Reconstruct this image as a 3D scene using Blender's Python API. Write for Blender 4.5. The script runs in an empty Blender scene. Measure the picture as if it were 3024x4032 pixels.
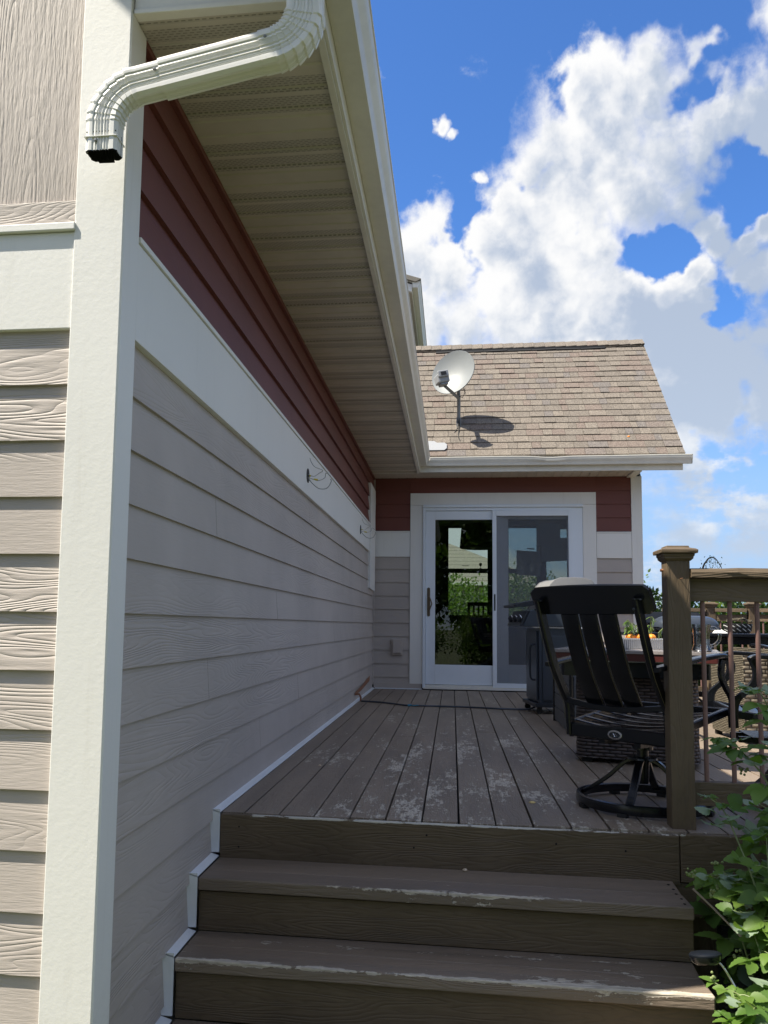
import bpy, bmesh, math, random
from mathutils import Vector, Matrix
random.seed(7)
C = bpy.context.scene.collection
sc = bpy.context.scene
pi = math.pi

# ------------------------------------------------------------------ camera
CAMZ = 0.775
cam_d = bpy.data.cameras.new('camera'); cam = bpy.data.objects.new('camera', cam_d); C.objects.link(cam)
Rm = Matrix(((0.991566, -0.001551, 0.129596), (0.128865, -0.094929, -0.987108), (0.013834, 0.995483, -0.093929)))
cam.matrix_world = Matrix.Translation((0, 0, CAMZ)) @ Rm.to_4x4()
cam_d.sensor_fit = 'VERTICAL'; cam_d.sensor_height = 36
cam_d.lens = 3287.86 / 4032 * 36
cam_d.shift_x = (1512 - 1352.27) / 4032; cam_d.shift_y = (2148.5 - 2016) / 4032
cam_d.clip_start = 0.05; cam_d.clip_end = 3000
sc.camera = cam

# ------------------------------------------------------------------ sun, exposure
SUND = Vector((0.63, 0.25, -1.0)).normalized()
sun_d = bpy.data.lights.new('sun', 'SUN'); sun = bpy.data.objects.new('sun', sun_d); C.objects.link(sun)
sun_d.energy = 4.6; sun_d.angle = math.radians(0.53); sun_d.color = (1.0, 0.93, 0.80)
sun.rotation_euler = SUND.to_track_quat('-Z', 'Y').to_euler()
sc.view_settings.view_transform = 'Standard'; sc.view_settings.look = 'None'
sc.view_settings.gamma = 1; sc.view_settings.use_curve_mapping = False
sc.view_settings.exposure = 1.1
SKY_STRENGTH = 0.1

# ------------------------------------------------------------------ node helpers
class NT:
    def __init__(s, tree): s.t = tree; s.n = tree.nodes; s.l = tree.links
    def new(s, typ, **kw):
        nd = s.n.new(typ)
        for k, v in kw.items(): setattr(nd, k, v)
        return nd
    def link(s, a, b): s.l.new(a, b)
    def inp(s, sock, v):
        if isinstance(v, (int, float, tuple, list)): sock.default_value = v
        else: s.link(v, sock)
    def math(s, op, a, b=0.0, c=None, clamp=False):
        m = s.new('ShaderNodeMath', operation=op, use_clamp=clamp)
        s.inp(m.inputs[0], a); s.inp(m.inputs[1], b)
        if c is not None: s.inp(m.inputs[2], c)
        return m.outputs[0]
    def vmath(s, op, a, b=(0, 0, 0), out=0):
        m = s.new('ShaderNodeVectorMath', operation=op); s.inp(m.inputs[0], a)
        if op == 'SCALE': s.inp(m.inputs[3], b)
        else: s.inp(m.inputs[1], b)
        return m.outputs[out]
    def mix(s, f, a, b, bt='MIX'):
        m = s.new('ShaderNodeMix', data_type='RGBA', blend_type=bt)
        s.inp(m.inputs[0], f); s.inp(m.inputs[6], a if not isinstance(a, tuple) or len(a) == 4 else (*a, 1))
        s.inp(m.inputs[7], b if not isinstance(b, tuple) or len(b) == 4 else (*b, 1)); return m.outputs[2]
    def noise(s, vec, scale, detail=3, rough=0.55, dist=0.0, out=0):
        m = s.new('ShaderNodeTexNoise'); s.inp(m.inputs['Scale'], scale); m.inputs['Detail'].default_value = detail
        m.inputs['Roughness'].default_value = rough; m.inputs['Distortion'].default_value = dist
        if vec is not None: s.link(vec, m.inputs['Vector'])
        return m.outputs[out]
    def ramp(s, f, lo, hi, a=0.0, b=1.0, smooth=True):
        m = s.new('ShaderNodeMapRange'); m.interpolation_type = 'SMOOTHSTEP' if smooth else 'LINEAR'
        s.inp(m.inputs[0], f); m.inputs[1].default_value = lo; m.inputs[2].default_value = hi
        m.inputs[3].default_value = a; m.inputs[4].default_value = b; return m.outputs[0]
    def comb(s, x, y, z):
        m = s.new('ShaderNodeCombineXYZ'); s.inp(m.inputs[0], x); s.inp(m.inputs[1], y); s.inp(m.inputs[2], z); return m.outputs[0]
    def sep(s, v):
        m = s.new('ShaderNodeSeparateXYZ'); s.link(v, m.inputs[0]); return m.outputs

# ------------------------------------------------------------------ world: nishita sky with cumulus clouds by direction
w = bpy.data.worlds.new('World'); sc.world = w; w.use_nodes = True
N = NT(w.node_tree); N.n.clear()
sky = N.new('ShaderNodeTexSky', sky_type='NISHITA'); sky.sun_disc = False
sky.sun_elevation = math.asin(-SUND.z); sky.sun_rotation = math.atan2(-SUND.x, -SUND.y)
sky.air_density = 1.0; sky.dust_density = 0.6; sky.ozone_density = 3.0
BLOBS = [(0.244, 0.615, 0.017), (0.238, 0.596, 0.027), (0.229, 0.573, 0.037), (0.192, 0.581, 0.033), (0.155, 0.573, 0.03), (0.251, 0.549, 0.042), (0.178, 0.547, 0.05), (0.124, 0.54, 0.039), (0.099, 0.516, 0.033), (0.151, 0.502, 0.061), (0.071, 0.481, 0.033), (0.112, 0.459, 0.061), (0.193, 0.51, 0.055), (0.25, 0.506, 0.044), (0.219, 0.471, 0.05), (0.046, 0.435, 0.033), (0.084, 0.409, 0.05), (0.166, 0.44, 0.05), (0.057, 0.376, 0.05), (-0.031, 0.448, 0.027), (-0.045, 0.419, 0.033), (-0.01, 0.403, 0.044), (-0.033, 0.363, 0.05), (0.122, 0.376, 0.055), (0.012, 0.342, 0.05), (0.29, 0.512, 0.033), (0.324, 0.523, 0.033), (0.353, 0.533, 0.036), (0.356, 0.5, 0.033), (0.309, 0.487, 0.028), (0.264, 0.464, 0.03), (0.278, 0.43, 0.017), (0.297, 0.427, 0.022), (0.325, 0.409, 0.025), (0.351, 0.418, 0.025), (0.338, 0.38, 0.033), (0.267, 0.386, 0.025), (0.242, 0.374, 0.033), (0.201, 0.369, 0.044), (0.164, 0.343, 0.055), (0.276, 0.351, 0.028), (0.25, 0.315, 0.061), (0.34, 0.314, 0.033), (0.321, 0.283, 0.05), (0.292, 0.262, 0.061), (0.347, 0.251, 0.044), (0.234, 0.257, 0.067), (-0.014, 0.555, 0.012), (-0.002, 0.545, 0.009), (0.032, 0.509, 0.007), (0.36, 0.612, 0.022), (0.288, 0.591, 0.016), (0.3, 0.596, 0.011)]
HOLES = [(0.327, 0.458, 0.025), (0.22, 0.399, 0.021), (0.238, 0.411, 0.017), (0.307, 0.345, 0.022), (0.282, 0.56, 0.019), (0.012, 0.466, 0.017), (0.354, 0.453, 0.022)]
g = bpy.data.node_groups.new('cloud_density', 'ShaderNodeTree')
g.interface.new_socket('P', in_out='INPUT', socket_type='NodeSocketVector')
g.interface.new_socket('D', in_out='OUTPUT', socket_type='NodeSocketFloat')
G = NT(g); gi = G.new('NodeGroupInput'); go = G.new('NodeGroupOutput')
p0 = gi.outputs[0]
wv = G.vmath('SUBTRACT', G.noise(p0, 9.0, 4, 0.6, out=1), (0.5, 0.5, 0.5))
wv2 = G.vmath('SUBTRACT', G.noise(p0, 45.0, 4, 0.65, out=1), (0.5, 0.5, 0.5))
pw = G.vmath('ADD', p0, G.vmath('ADD', G.vmath('SCALE', wv, 0.075), G.vmath('SCALE', wv2, 0.016)))
pw = G.vmath('MULTIPLY', pw, (1, 1, 0))
m = None
for (a, e, r) in BLOBS:
    d = G.vmath('DISTANCE', pw, (a, e, 0.0), out=1)
    q = G.math('MULTIPLY_ADD', d, -0.9 / (r * 1.3), 0.9 if r > 0.021 else 0.72)
    m = q if m is None else G.math('SMOOTH_MAX', m, q, 0.10)
hw = G.vmath('ADD', pw, G.vmath('SCALE', G.vmath('SUBTRACT', G.noise(p0, 17.0, 3, 0.6, out=1), (0.5, 0.5, 0.5)), 0.10))
hw = G.vmath('MULTIPLY', hw, (1, 1, 0))
for (a, e, r) in HOLES:
    d = G.vmath('DISTANCE', hw, (a, e, 0.0), out=1)
    q = G.math('MAXIMUM', G.math('MULTIPLY_ADD', d, -1.05 / (r * 1.75), 1.05), 0.0)
    m = G.math('SUBTRACT', m, q)
# low banks of broken cloud towards the horizon
ge = G.sep(p0)
low = G.noise(G.vmath('MULTIPLY', p0, (1.0, 2.2, 1.0)), 7.0, 6, 0.6)
lowm = G.math('MULTIPLY', G.ramp(ge[1], 0.30, 0.20), 0.27)
farm = G.math('MULTIPLY', G.math('MAXIMUM', G.ramp(G.math('ABSOLUTE', ge[0]), 0.5, 0.9), G.ramp(ge[1], 0.78, 0.95)), 0.30)  # cloud overhead and outside the view, added to whiten the ambient light
gen = G.math('ADD', G.math('SUBTRACT', low, 0.72), G.math('ADD', lowm, farm))
gen = G.math('MULTIPLY', gen, 2.6)
m = G.math('MAXIMUM', m, gen)
n1 = G.noise(p0, 13.0, 9, 0.58, 0.1)
bil = G.math('MULTIPLY', G.math('ABSOLUTE', G.math('SUBTRACT', G.noise(p0, 26.0, 6, 0.52), 0.5)), -1.3)
fine = G.math('ADD', G.math('MULTIPLY', G.math('SUBTRACT', n1, 0.5), 1.7), G.math('ADD', bil, 0.12))
D = G.math('ADD', m, fine)
G.link(D, go.inputs[0])
tc = N.new('ShaderNodeTexCoord'); sx = N.sep(tc.outputs['Generated'])
az = N.math('ARCTAN2', sx[0], sx[1]); el = N.math('ARCSINE', N.math('MINIMUM', N.math('MAXIMUM', sx[2], -0.999), 0.999))
P = N.comb(az, el, 0.0)
def dens(vec):
    k = N.new('ShaderNodeGroup'); k.node_tree = g; N.link(vec, k.inputs[0]); return k.outputs[0]
d1 = dens(P); d2 = dens(N.vmath('ADD', P, (-0.011, 0.014, 0.0))); 
wisp = N.ramp(N.noise(P, 5.0, 2, 0.5), 0.40, 0.62, 0.42, 0.95)
alpha = N.math('DIVIDE', N.math('SUBTRACT', d1, -0.10), wisp, clamp=True)
alpha = N.ramp(alpha, 0.0, 1.0)
thick = N.ramp(d1, 0.1, 1.0)
lit = N.ramp(N.math('SUBTRACT', d1, d2), -0.24, 0.36, smooth=False)
soft = N.noise(P, 7.5, 5, 0.55)
puff = N.noise(N.vmath('ADD', P, (3.1, 1.7, 0.4)), 19.0, 6, 0.5)
body = N.ramp(sx[0], 0.36, 0.0)
low_el = N.ramp(el, 0.42, 0.30)
white = N.math('ADD', N.math('MULTIPLY', lit, 0.50), N.math('MULTIPLY', N.math('SUBTRACT', soft, 0.5), 2.3))
white = N.math('ADD', white, N.math('MULTIPLY', N.math('SUBTRACT', puff, 0.5), 1.1))
white = N.math('ADD', white, N.math('MULTIPLY', N.math('SUBTRACT', 0.90, thick), 0.62))
white = N.math('SUBTRACT', white, N.math('MULTIPLY', low_el, N.math('MULTIPLY', N.math('SUBTRACT', 1.0, body), 0.48)))
white = N.math('ADD', white, N.math('MULTIPLY', N.math('SUBTRACT', body, 0.35), 0.40), clamp=True)
white = N.ramp(white, -0.05, 0.95)
ccol = N.mix(white, (0.215, 0.255, 0.325), (0.465, 0.465, 0.465))
hz = N.ramp(el, 0.40, 0.0)
ccol = N.mix(N.math('MULTIPLY', hz, 0.45), ccol, (0.30, 0.37, 0.46))
skyc = N.mix(1.0, sky.outputs[0], (0.42, 0.68, 1.02), 'MULTIPLY')
scal = N.vmath('SCALE', skyc, SKY_STRENGTH)
hzc = N.mix(N.ramp(el, 0.34, 0.03, 0.0, 0.9), scal, (0.215, 0.30, 0.425))
fin = N.mix(alpha, hzc, ccol)
# the finished picture of the sky is divided by the strength so that the Background strength stays the sky's own
bgc = N.vmath('SCALE', fin, 1.0 / SKY_STRENGTH)
bg = N.new('ShaderNodeBackground'); N.link(bgc, bg.inputs[0]); bg.inputs[1].default_value = SKY_STRENGTH
wo = N.new('ShaderNodeOutputWorld'); N.link(bg.outputs[0], wo.inputs[0])
w.cycles.sampling_method = 'MANUAL'; w.cycles.sample_map_resolution = 1024

# ------------------------------------------------------------------ materials
MATS = {}
def mat(name, col=(0.5, 0.5, 0.5), rough=0.6, metal=0.0, fn=None, spec=0.5):
    m = bpy.data.materials.new(name); m.use_nodes = True; T = NT(m.node_tree)
    b = T.n['Principled BSDF']; b.inputs['Roughness'].default_value = rough; b.inputs['Metallic'].default_value = metal
    b.inputs['Base Color'].default_value = (*col, 1); b.inputs['Specular IOR Level'].default_value = spec
    pos = T.new('ShaderNodeNewGeometry').outputs['Position']
    if fn: fn(T, b, pos)
    MATS[name] = m; return m
def bump(T, b, h, strength=0.3, dist=0.01):
    n = T.new('ShaderNodeBump'); n.inputs['Strength'].default_value = strength; n.inputs['Distance'].default_value = dist
    T.link(h, n.inputs['Height']); T.link(n.outputs[0], b.inputs['Normal']); return n
def mottled(col, amt=0.12, scale=3.0, bscale=60, bst=0.15, bdist=0.003, stretch=(1, 1, 1)):
    def fn(T, b, pos):
        v = T.vmath('MULTIPLY', pos, stretch)
        n1 = T.noise(v, scale, 4, 0.6); n2 = T.noise(v, scale * 9, 3, 0.6)
        f = T.math('ADD', T.math('MULTIPLY', n1, 0.65), T.math('MULTIPLY', n2, 0.35))
        c = T.mix(T.ramp(f, 0.35, 0.65), tuple(x * (1 - amt) for x in col), tuple(min(1, x * (1 + amt)) for x in col))
        T.link(c, b.inputs['Base Color'])
        bump(T, b, T.noise(v, bscale, 3, 0.6), bst, bdist)
    return fn
def grain(col, axis, amt=0.08, strength=0.5, dist=0.0016, dens=1.0, dirt=None):
    """embossed cedar grain running along one axis"""
    def fn(T, b, pos):
        st = {'x': (0.9, 9, 9), 'y': (9, 0.9, 9), 'z': (9, 9, 0.9)}[axis]
        v = T.vmath('MULTIPLY', pos, tuple(s * dens for s in st))
        wob = T.noise(v, 0.55, 2, 0.5)
        lines = T.math('SINE', T.math('MULTIPLY', wob, 120.0))
        lines = T.math('POWER', T.math('ABSOLUTE', lines), 0.6)
        gate = T.ramp(T.noise(v, 0.28, 2, 0.5), 0.38, 0.6)
        h = T.math('MULTIPLY', lines, gate)
        fine = T.noise(T.vmath('MULTIPLY', pos, tuple(s * 14 * dens for s in st)), 1.0, 3, 0.6)
        h = T.math('ADD', h, T.math('MULTIPLY', fine, 0.55))
        bump(T, b, h, strength, dist)
        n1 = T.noise(pos, 1.3, 4, 0.6)
        c = T.mix(T.ramp(n1, 0.3, 0.7), tuple(x * (1 - amt) for x in col), tuple(x * (1 + amt) for x in col))
        if dirt:
            s = T.ramp(T.noise(pos, 5.0, 5, 0.7), 0.58, 0.8)
            c = T.mix(T.math('MULTIPLY', s, 0.35), c, dirt)
        T.link(c, b.inputs['Base Color'])
    return fn
TAUPE = (0.44, 0.39, 0.35); RED = (0.155, 0.046, 0.034); WHITE = (0.79, 0.78, 0.74); DOORW = (0.74, 0.80, 0.86)
mat('taupe_siding_y', rough=0.6, fn=grain(TAUPE, 'y', strength=0.7, dist=0.0022))
mat('taupe_back_x', rough=0.6, fn=grain(TAUPE, 'x', strength=0.5, dist=0.0015))
mat('taupe_siding_x', rough=0.6, fn=grain(TAUPE, 'x', strength=0.7, dist=0.0026, dens=1.35))
mat('taupe_panel_z', rough=0.6, fn=grain(TAUPE, 'z', strength=1.0, dist=0.0065))
mat('red_siding_y', rough=0.55, fn=grain(RED, 'y', strength=0.3))
mat('red_siding_x', rough=0.55, fn=grain(RED, 'x', strength=0.3))
def trim_fn(T, b, pos):
    n = T.noise(pos, 1.5, 4, 0.6)
    c = T.mix(T.ramp(n, 0.3, 0.7), tuple(x * 0.965 for x in WHITE), WHITE)
    vo = T.new('ShaderNodeTexVoronoi'); vo.inputs['Scale'].default_value = 7.0; T.link(pos, vo.inputs['Vector'])
    dot = T.math('LESS_THAN', vo.outputs['Distance'], 0.022)
    c = T.mix(T.math('MULTIPLY', dot, 0.6), c, (0.42, 0.38, 0.30))
    s = T.sep(pos)
    streak = T.noise(T.vmath('MULTIPLY', pos, (26, 26, 1.6)), 1.0, 4, 0.65)
    c = T.mix(T.math('MULTIPLY', T.ramp(streak, 0.55, 0.85), 0.22), c, (0.46, 0.42, 0.34))
    splash = T.math('MULTIPLY', T.ramp(s[2], -0.1, -0.75), T.ramp(T.noise(pos, 22, 5, 0.75), 0.42, 0.62))
    c = T.mix(T.math('MULTIPLY', splash, 0.35), c, (0.33, 0.28, 0.21))
    T.link(c, b.inputs['Base Color'])
    st = T.noise(T.vmath('MULTIPLY', pos, (60, 60, 60)), 1.0, 4, 0.65)
    bump(T, b, T.math('ADD', st, T.math('MULTIPLY', dot, 0.5)), 0.35, 0.0016)
mat('white_trim', rough=0.5, fn=trim_fn)
mat('cream_metal', rough=0.35, fn=mottled((0.72, 0.70, 0.635), 0.06, 2.0, 25, 0.08, 0.002))
def downspout_fn(T, b, pos):
    n = T.noise(pos, 6, 5, 0.65)
    c = T.mix(T.ramp(n, 0.55, 0.8), (0.78, 0.77, 0.725), (0.64, 0.60, 0.52)); T.link(c, b.inputs['Base Color'])
    bump(T, b, T.noise(pos, 30, 3, 0.5), 0.15, 0.002)
mat('downspout_metal', rough=0.33, fn=downspout_fn)
def soffit_fn(T, b, pos):
    s = T.sep(pos)
    # perforated strips of each 0.365 m panel, two strips per panel
    u = T.math('MODULO', T.math('ADD', s[1], 0.105 + 0.365 * 20), 0.365)
    a1 = T.math('MULTIPLY', T.math('GREATER_THAN', u, 0.245), T.math('LESS_THAN', u, 0.335))
    a2 = T.math('MULTIPLY', T.math('GREATER_THAN', u, 0.145), T.math('LESS_THAN', u, 0.225))
    strip = T.math('MAXIMUM', a1, a2)
    fx = T.math('FRACT', T.math('DIVIDE', s[0], 0.022)); row = T.math('DIVIDE', s[1], 0.0105)
    off = T.math('MULTIPLY', T.math('MODULO', T.math('FLOOR', row), 2.0), 0.5)
    fx = T.math('FRACT', T.math('ADD', T.math('DIVIDE', s[0], 0.022), off)); fy = T.math('FRACT', row)
    hole = T.math('MULTIPLY', T.math('LESS_THAN', fx, 0.62), T.math('LESS_THAN', fy, 0.42))
    hole = T.math('MULTIPLY', hole, strip)
    n = T.noise(pos, 3, 4, 0.6)
    base = T.mix(T.ramp(n, 0.3, 0.7), (0.50, 0.455, 0.375), (0.58, 0.53, 0.445))
    base = T.mix(T.math('MULTIPLY', strip, 0.3), base, (0.26, 0.24, 0.20))
    T.link(T.mix(hole, base, (0.26, 0.24, 0.20)), b.inputs['Base Color'])
mat('vented_soffit', rough=0.5, fn=soffit_fn)
mat('plain_soffit', rough=0.5, fn=mottled((0.54, 0.49, 0.41), 0.06, 3, 40, 0.05))
def brown_paint(axis, worn=0.0, seed=0.0):
    def fn(T, b, pos):
        st = {'x': (1, 8, 8), 'y': (8, 1, 8), 'z': (8, 8, 1)}[axis]
        v = T.vmath('ADD', T.vmath('MULTIPLY', pos, st), (seed, seed, seed))
        wob = T.noise(v, 0.8, 3, 0.55)
        lines = T.math('ABSOLUTE', T.math('SINE', T.math('MULTIPLY', wob, 90.0)))
        fine = T.noise(T.vmath('SCALE', v, 12.0), 1.0, 3, 0.6)
        h = T.math('ADD', T.math('MULTIPLY', lines, 0.6), fine)
        bump(T, b, h, 0.6, 0.0026)
        c = T.mix(T.ramp(T.noise(pos, 4, 4, 0.6), 0.3, 0.7), (0.104, 0.074, 0.044), (0.132, 0.095, 0.058))
        c = T.mix(T.math('MULTIPLY', T.ramp(lines, 0.45, 0.0), 0.30), c, (0.075, 0.052, 0.032))
        c = T.mix(T.math('MULTIPLY', T.ramp(T.noise(T.vmath('MULTIPLY', v, (3.0, 3.0, 3.0)), 1.0, 5, 0.7), 0.62, 0.72), 0.5), c, (0.07, 0.05, 0.035))
        if worn:
            pn = T.math('ADD', T.noise(T.vmath('MULTIPLY', pos, tuple(x ** 0.5 for x in st)), 5, 6, 0.7), 0.0)
            k = T.ramp(pn, 0.66 - worn, 0.68 - worn)
            c = T.mix(k, c, (0.50, 0.46, 0.39))
        T.link(c, b.inputs['Base Color'])
    return fn
mat('brown_paint_x', rough=0.55, fn=brown_paint('x'))
mat('brown_paint_z', rough=0.55, fn=brown_paint('z'))
def deck_fn(axis, base=(0.222, 0.172, 0.128), worn=0.0, nose=None):
    def fn(T, b, pos):
        s = T.sep(pos)
        ca = s[0] if axis == 'y' else s[1]
        bid = T.math('FLOOR', T.math('DIVIDE', T.math('SUBTRACT', ca, 0.0257), 0.1455))
        wn = T.new('ShaderNodeTexWhiteNoise', noise_dimensions='1D'); T.link(bid, wn.inputs['W'])
        rnd = wn.outputs['Value']
        off = T.comb(T.math('MULTIPLY', rnd, 31.0), T.math('MULTIPLY', rnd, 17.0), 0.0)
        st = (9, 1.2, 9) if axis == 'y' else (1.2, 9, 9)
        v = T.vmath('ADD', T.vmath('MULTIPLY', pos, st), off)
        wob = T.noise(v, 0.9, 3, 0.55)
        lines = T.math('ABSOLUTE', T.math('SINE', T.math('MULTIPLY', wob, 70.0)))
        fine = T.noise(T.vmath('SCALE', v, 14.0), 1.0, 3, 0.65)
        c = T.mix(T.ramp(T.noise(v, 0.7, 4, 0.6), 0.3, 0.7), tuple(x * 0.82 for x in base), tuple(x * 1.2 for x in base))
        c = T.mix(T.math('MULTIPLY', rnd, 0.3), c, (0.24, 0.20, 0.165))
        # peeled paint: ragged patches with grain-broken edges, each board its own
        st2 = (7, 2.2, 7) if axis == 'y' else (2.2, 7, 7)
        v2 = T.vmath('ADD', T.vmath('MULTIPLY', pos, st2), off)
        big = T.noise(v2, 0.62, 3, 0.5); mid = T.noise(v2, 3.2, 5, 0.75); grn = T.noise(T.vmath('SCALE', v, 5.0), 1.0, 3, 0.7)
        fin_ = T.noise(T.vmath('MULTIPLY', v2, (1.0, 2.2, 1.0) if axis == 'y' else (2.2, 1.0, 1.0)), 7.5, 4, 0.7)
        k = T.math('ADD', T.math('MULTIPLY', big, 0.62), T.math('ADD', T.math('MULTIPLY', mid, 0.72), T.math('ADD', T.math('MULTIPLY', grn, 0.26), T.math('MULTIPLY', fin_, 0.40))))
        if axis == 'y':
            # most foot traffic runs down the middle of the deck, worst at the head of the stairs
            lane = T.math('MULTIPLY', T.ramp(T.math('ABSOLUTE', T.math('SUBTRACT', s[0], 0.05)), 1.25, 0.2), T.ramp(s[1], 9.5, 3.8, 0.25, 1.0))
            k = T.math('ADD', k, T.math('MULTIPLY', lane, 0.125))
        if nose is not None:
            eg = T.math('MAXIMUM', T.math('DIVIDE', T.math('SUBTRACT', s[1], nose[0]), 0.055), T.math('DIVIDE', T.math('SUBTRACT', nose[1], s[2]), 0.034))
            k = T.math('ADD', k, T.math('MULTIPLY', T.ramp(eg, 0.62, 0.0), nose[2]))
            k = T.math('ADD', k, T.math('MULTIPLY', T.math('SUBTRACT', T.noise(T.comb(T.math('MULTIPLY', s[0], 2.3), 0.0, nose[0]), 1.0, 2, 0.5), 0.5), 0.5))
        k = T.ramp(k, 1.157 - worn, 1.195 - worn)
        wood = T.mix(T.ramp(fine, 0.3, 0.7), (0.36, 0.31, 0.25), (0.58, 0.52, 0.43))
        c = T.mix(k, c, wood)
        T.link(c, b.inputs['Base Color'])
        h = T.math('ADD', T.math('MULTIPLY', lines, 0.4), T.math('SUBTRACT', fine, T.math('MULTIPLY', k, 1.1)))
        bump(T, b, h, 0.8, 0.0032)
        T.inp(b.inputs['Roughness'], T.ramp(k, 0, 1, 0.5, 0.75))
    return fn
mat('deck_boards', rough=0.5, fn=deck_fn('y'))
mat('tread_paint_a', rough=0.5, fn=deck_fn('x', (0.190, 0.145, 0.108), -0.02, (3.11, -0.173, 0.17)))
mat('tread_paint_b', rough=0.5, fn=deck_fn('x', (0.190, 0.145, 0.108), 0.0, (2.872, -0.368, 0.31)))
mat('tread_paint_c', rough=0.5, fn=deck_fn('x', (0.190, 0.145, 0.108), 0.0, (2.62, -0.572, 0.2)))
def rimtop_fn(T, b, pos):
    s = T.sep(pos)
    v = T.vmath('MULTIPLY', pos, (6, 6, 30))
    brown_paint('x')(T, b, pos)
    col = b.inputs['Base Color'].links[0].from_socket
    k = T.math('ADD', T.noise(v, 1.4, 5, 0.7), T.ramp(s[2], -0.016, -0.008, 0.0, 0.30))
    k = T.math('SUBTRACT', k, T.ramp(T.math('ABSOLUTE', T.math('SUBTRACT', s[0], 0.05)), 0.5, 1.0, 0.0, 0.13))
    k = T.ramp(k, 0.74, 0.77)
    T.link(T.mix(k, col, (0.52, 0.49, 0.42)), b.inputs['Base Color'])
mat('rim_paint', rough=0.55, fn=rimtop_fn)
mat('riser_paint', rough=0.55, fn=brown_paint('x', 0.0, 3.0))
mat('weathered_rail', rough=0.7, fn=brown_paint('x', -0.02, 9.0))
mat('flashing', rough=0.35, fn=mottled((0.76, 0.79, 0.82), 0.03, 4, 15, 0.1, 0.002), metal=0.0)
mat('black_metal', (0.006, 0.007, 0.010), 0.22, 0.0)
mat('solar_cell', (0.006, 0.008, 0.012), 0.4, spec=0.3)
mat('light_grey', (0.30, 0.31, 0.325), 0.5)
mat('worn_edge', (0.14, 0.105, 0.045), 0.5)
mat('dark_metal', (0.03, 0.035, 0.045), 0.35, 0.2)
mat('slate_metal', (0.055, 0.068, 0.09), 0.3, 0.3)
mat('grey_lid', rough=0.32, metal=0.0, fn=mottled((0.24, 0.24, 0.24), 0.04, 3, 20, 0.03))
mat('chrome', (0.6, 0.6, 0.62), 0.2, 1.0)
mat('grey_metal', (0.20, 0.21, 0.22), 0.45, 0.2)
mat('bronze', (0.16, 0.12, 0.08), 0.4, 0.5)
mat('vinyl_white', rough=0.35, fn=mottled(DOORW, 0.015, 1.5, 50, 0.04))
mat('dish_white', rough=0.45, fn=mottled((0.20, 0.215, 0.22), 0.03, 6, 30, 0.04))
mat('copper_baluster', (0.22, 0.13, 0.115), 0.45, 0.25)
mat('black_rubber', (0.012, 0.012, 0.013), 0.6)
mat('black_hole', (0.004, 0.004, 0.004), 0.9)
mat('wire_grey', (0.35, 0.35, 0.33), 0.5)
mat('wire_yellow', (0.75, 0.62, 0.06), 0.5)
mat('blue_tie', (0.05, 0.25, 0.40), 0.5)
mat('rust', rough=0.8, fn=mottled((0.28, 0.13, 0.07), 0.3, 20, 60, 0.5))
mat('paper', (0.45, 0.52, 0.56), 0.8)
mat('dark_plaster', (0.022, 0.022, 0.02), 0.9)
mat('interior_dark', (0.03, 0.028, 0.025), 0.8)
mat('red_table', rough=0.35, fn=mottled((0.085, 0.022, 0.02), 0.15, 5, 40, 0.1))
mat('stone_top', rough=0.16, fn=mottled((0.30, 0.27, 0.26), 0.12, 12, 60, 0.05))
mat('orange', rough=0.5, fn=mottled((0.85, 0.28, 0.03), 0.15, 10, 40, 0.2))
mat('cloth_white', (0.75, 0.74, 0.70), 0.8)
mat('petal_yellow', (0.78, 0.60, 0.25), 0.7)
mat('leaf_litter', (0.62, 0.50, 0.36), 0.7)
def slat_fn(T, b, pos):
    v = T.vmath('MULTIPLY', pos, (2, 2, 30))
    T.link(T.mix(T.noise(v, 2, 4, 0.6), (0.085, 0.09, 0.10), (0.15, 0.155, 0.165)), b.inputs['Base Color'])
mat('grey_slat', rough=0.55, fn=slat_fn)
def galv_fn(T, b, pos):
    s = T.sep(pos)
    r = T.math('SINE', T.math('MULTIPLY', s[0], 520.0))
    bump(T, b, r, 0.7, 0.004)
    T.link(T.mix(T.noise(pos, 20, 4, 0.6), (0.42, 0.45, 0.48), (0.62, 0.64, 0.66)), b.inputs['Base Color'])
mat('galvanised', rough=0.4, metal=0.35, fn=galv_fn)
def wicker_fn(colA, colB, sx=0.045, sz=0.02, tight=False):
    def fn(T, b, pos):
        s = T.sep(pos)
        t = T.math('ADD', s[0], T.math('MULTIPLY', s[1], 0.73))
        row = T.math('DIVIDE', s[2], sz); off = T.math('MULTIPLY', T.math('MODULO', T.math('FLOOR', row), 2.0), 0.5)
        fx = T.math('FRACT', T.math('ADD', T.math('DIVIDE', t, sx), T.math('ADD', off, 50.0)))
        fz = T.math('FRACT', T.math('ADD', row, 100.0))
        hx = T.math('SINE', T.math('MULTIPLY', fx, pi)); hz_ = T.math('SINE', T.math('MULTIPLY', fz, pi))
        h = T.math('POWER', T.math('MULTIPLY', hx, hz_), 0.5)
        bump(T, b, h, 1.0, 0.012)
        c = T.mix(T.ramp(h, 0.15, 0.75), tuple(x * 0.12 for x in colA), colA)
        c = T.mix(T.math('MULTIPLY', T.ramp(T.noise(T.vmath('MULTIPLY', pos, (10, 10, 60)), 2, 3, 0.6), 0.4, 0.65), T.ramp(h, 0.2, 0.5)), c, colB)
        T.link(c, b.inputs['Base Color'])
    return fn
mat('dark_wicker', rough=0.5, fn=wicker_fn((0.060, 0.045, 0.042), (0.10, 0.078, 0.07), 0.05, 0.019))
mat('tan_wicker', rough=0.5, fn=wicker_fn((0.10, 0.078, 0.055), (0.23, 0.19, 0.135), 0.075, 0.028))
mat('mesh_wicker', rough=0.6, fn=wicker_fn((0.10, 0.082, 0.05), (0.17, 0.14, 0.095), 0.018, 0.012))
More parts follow.
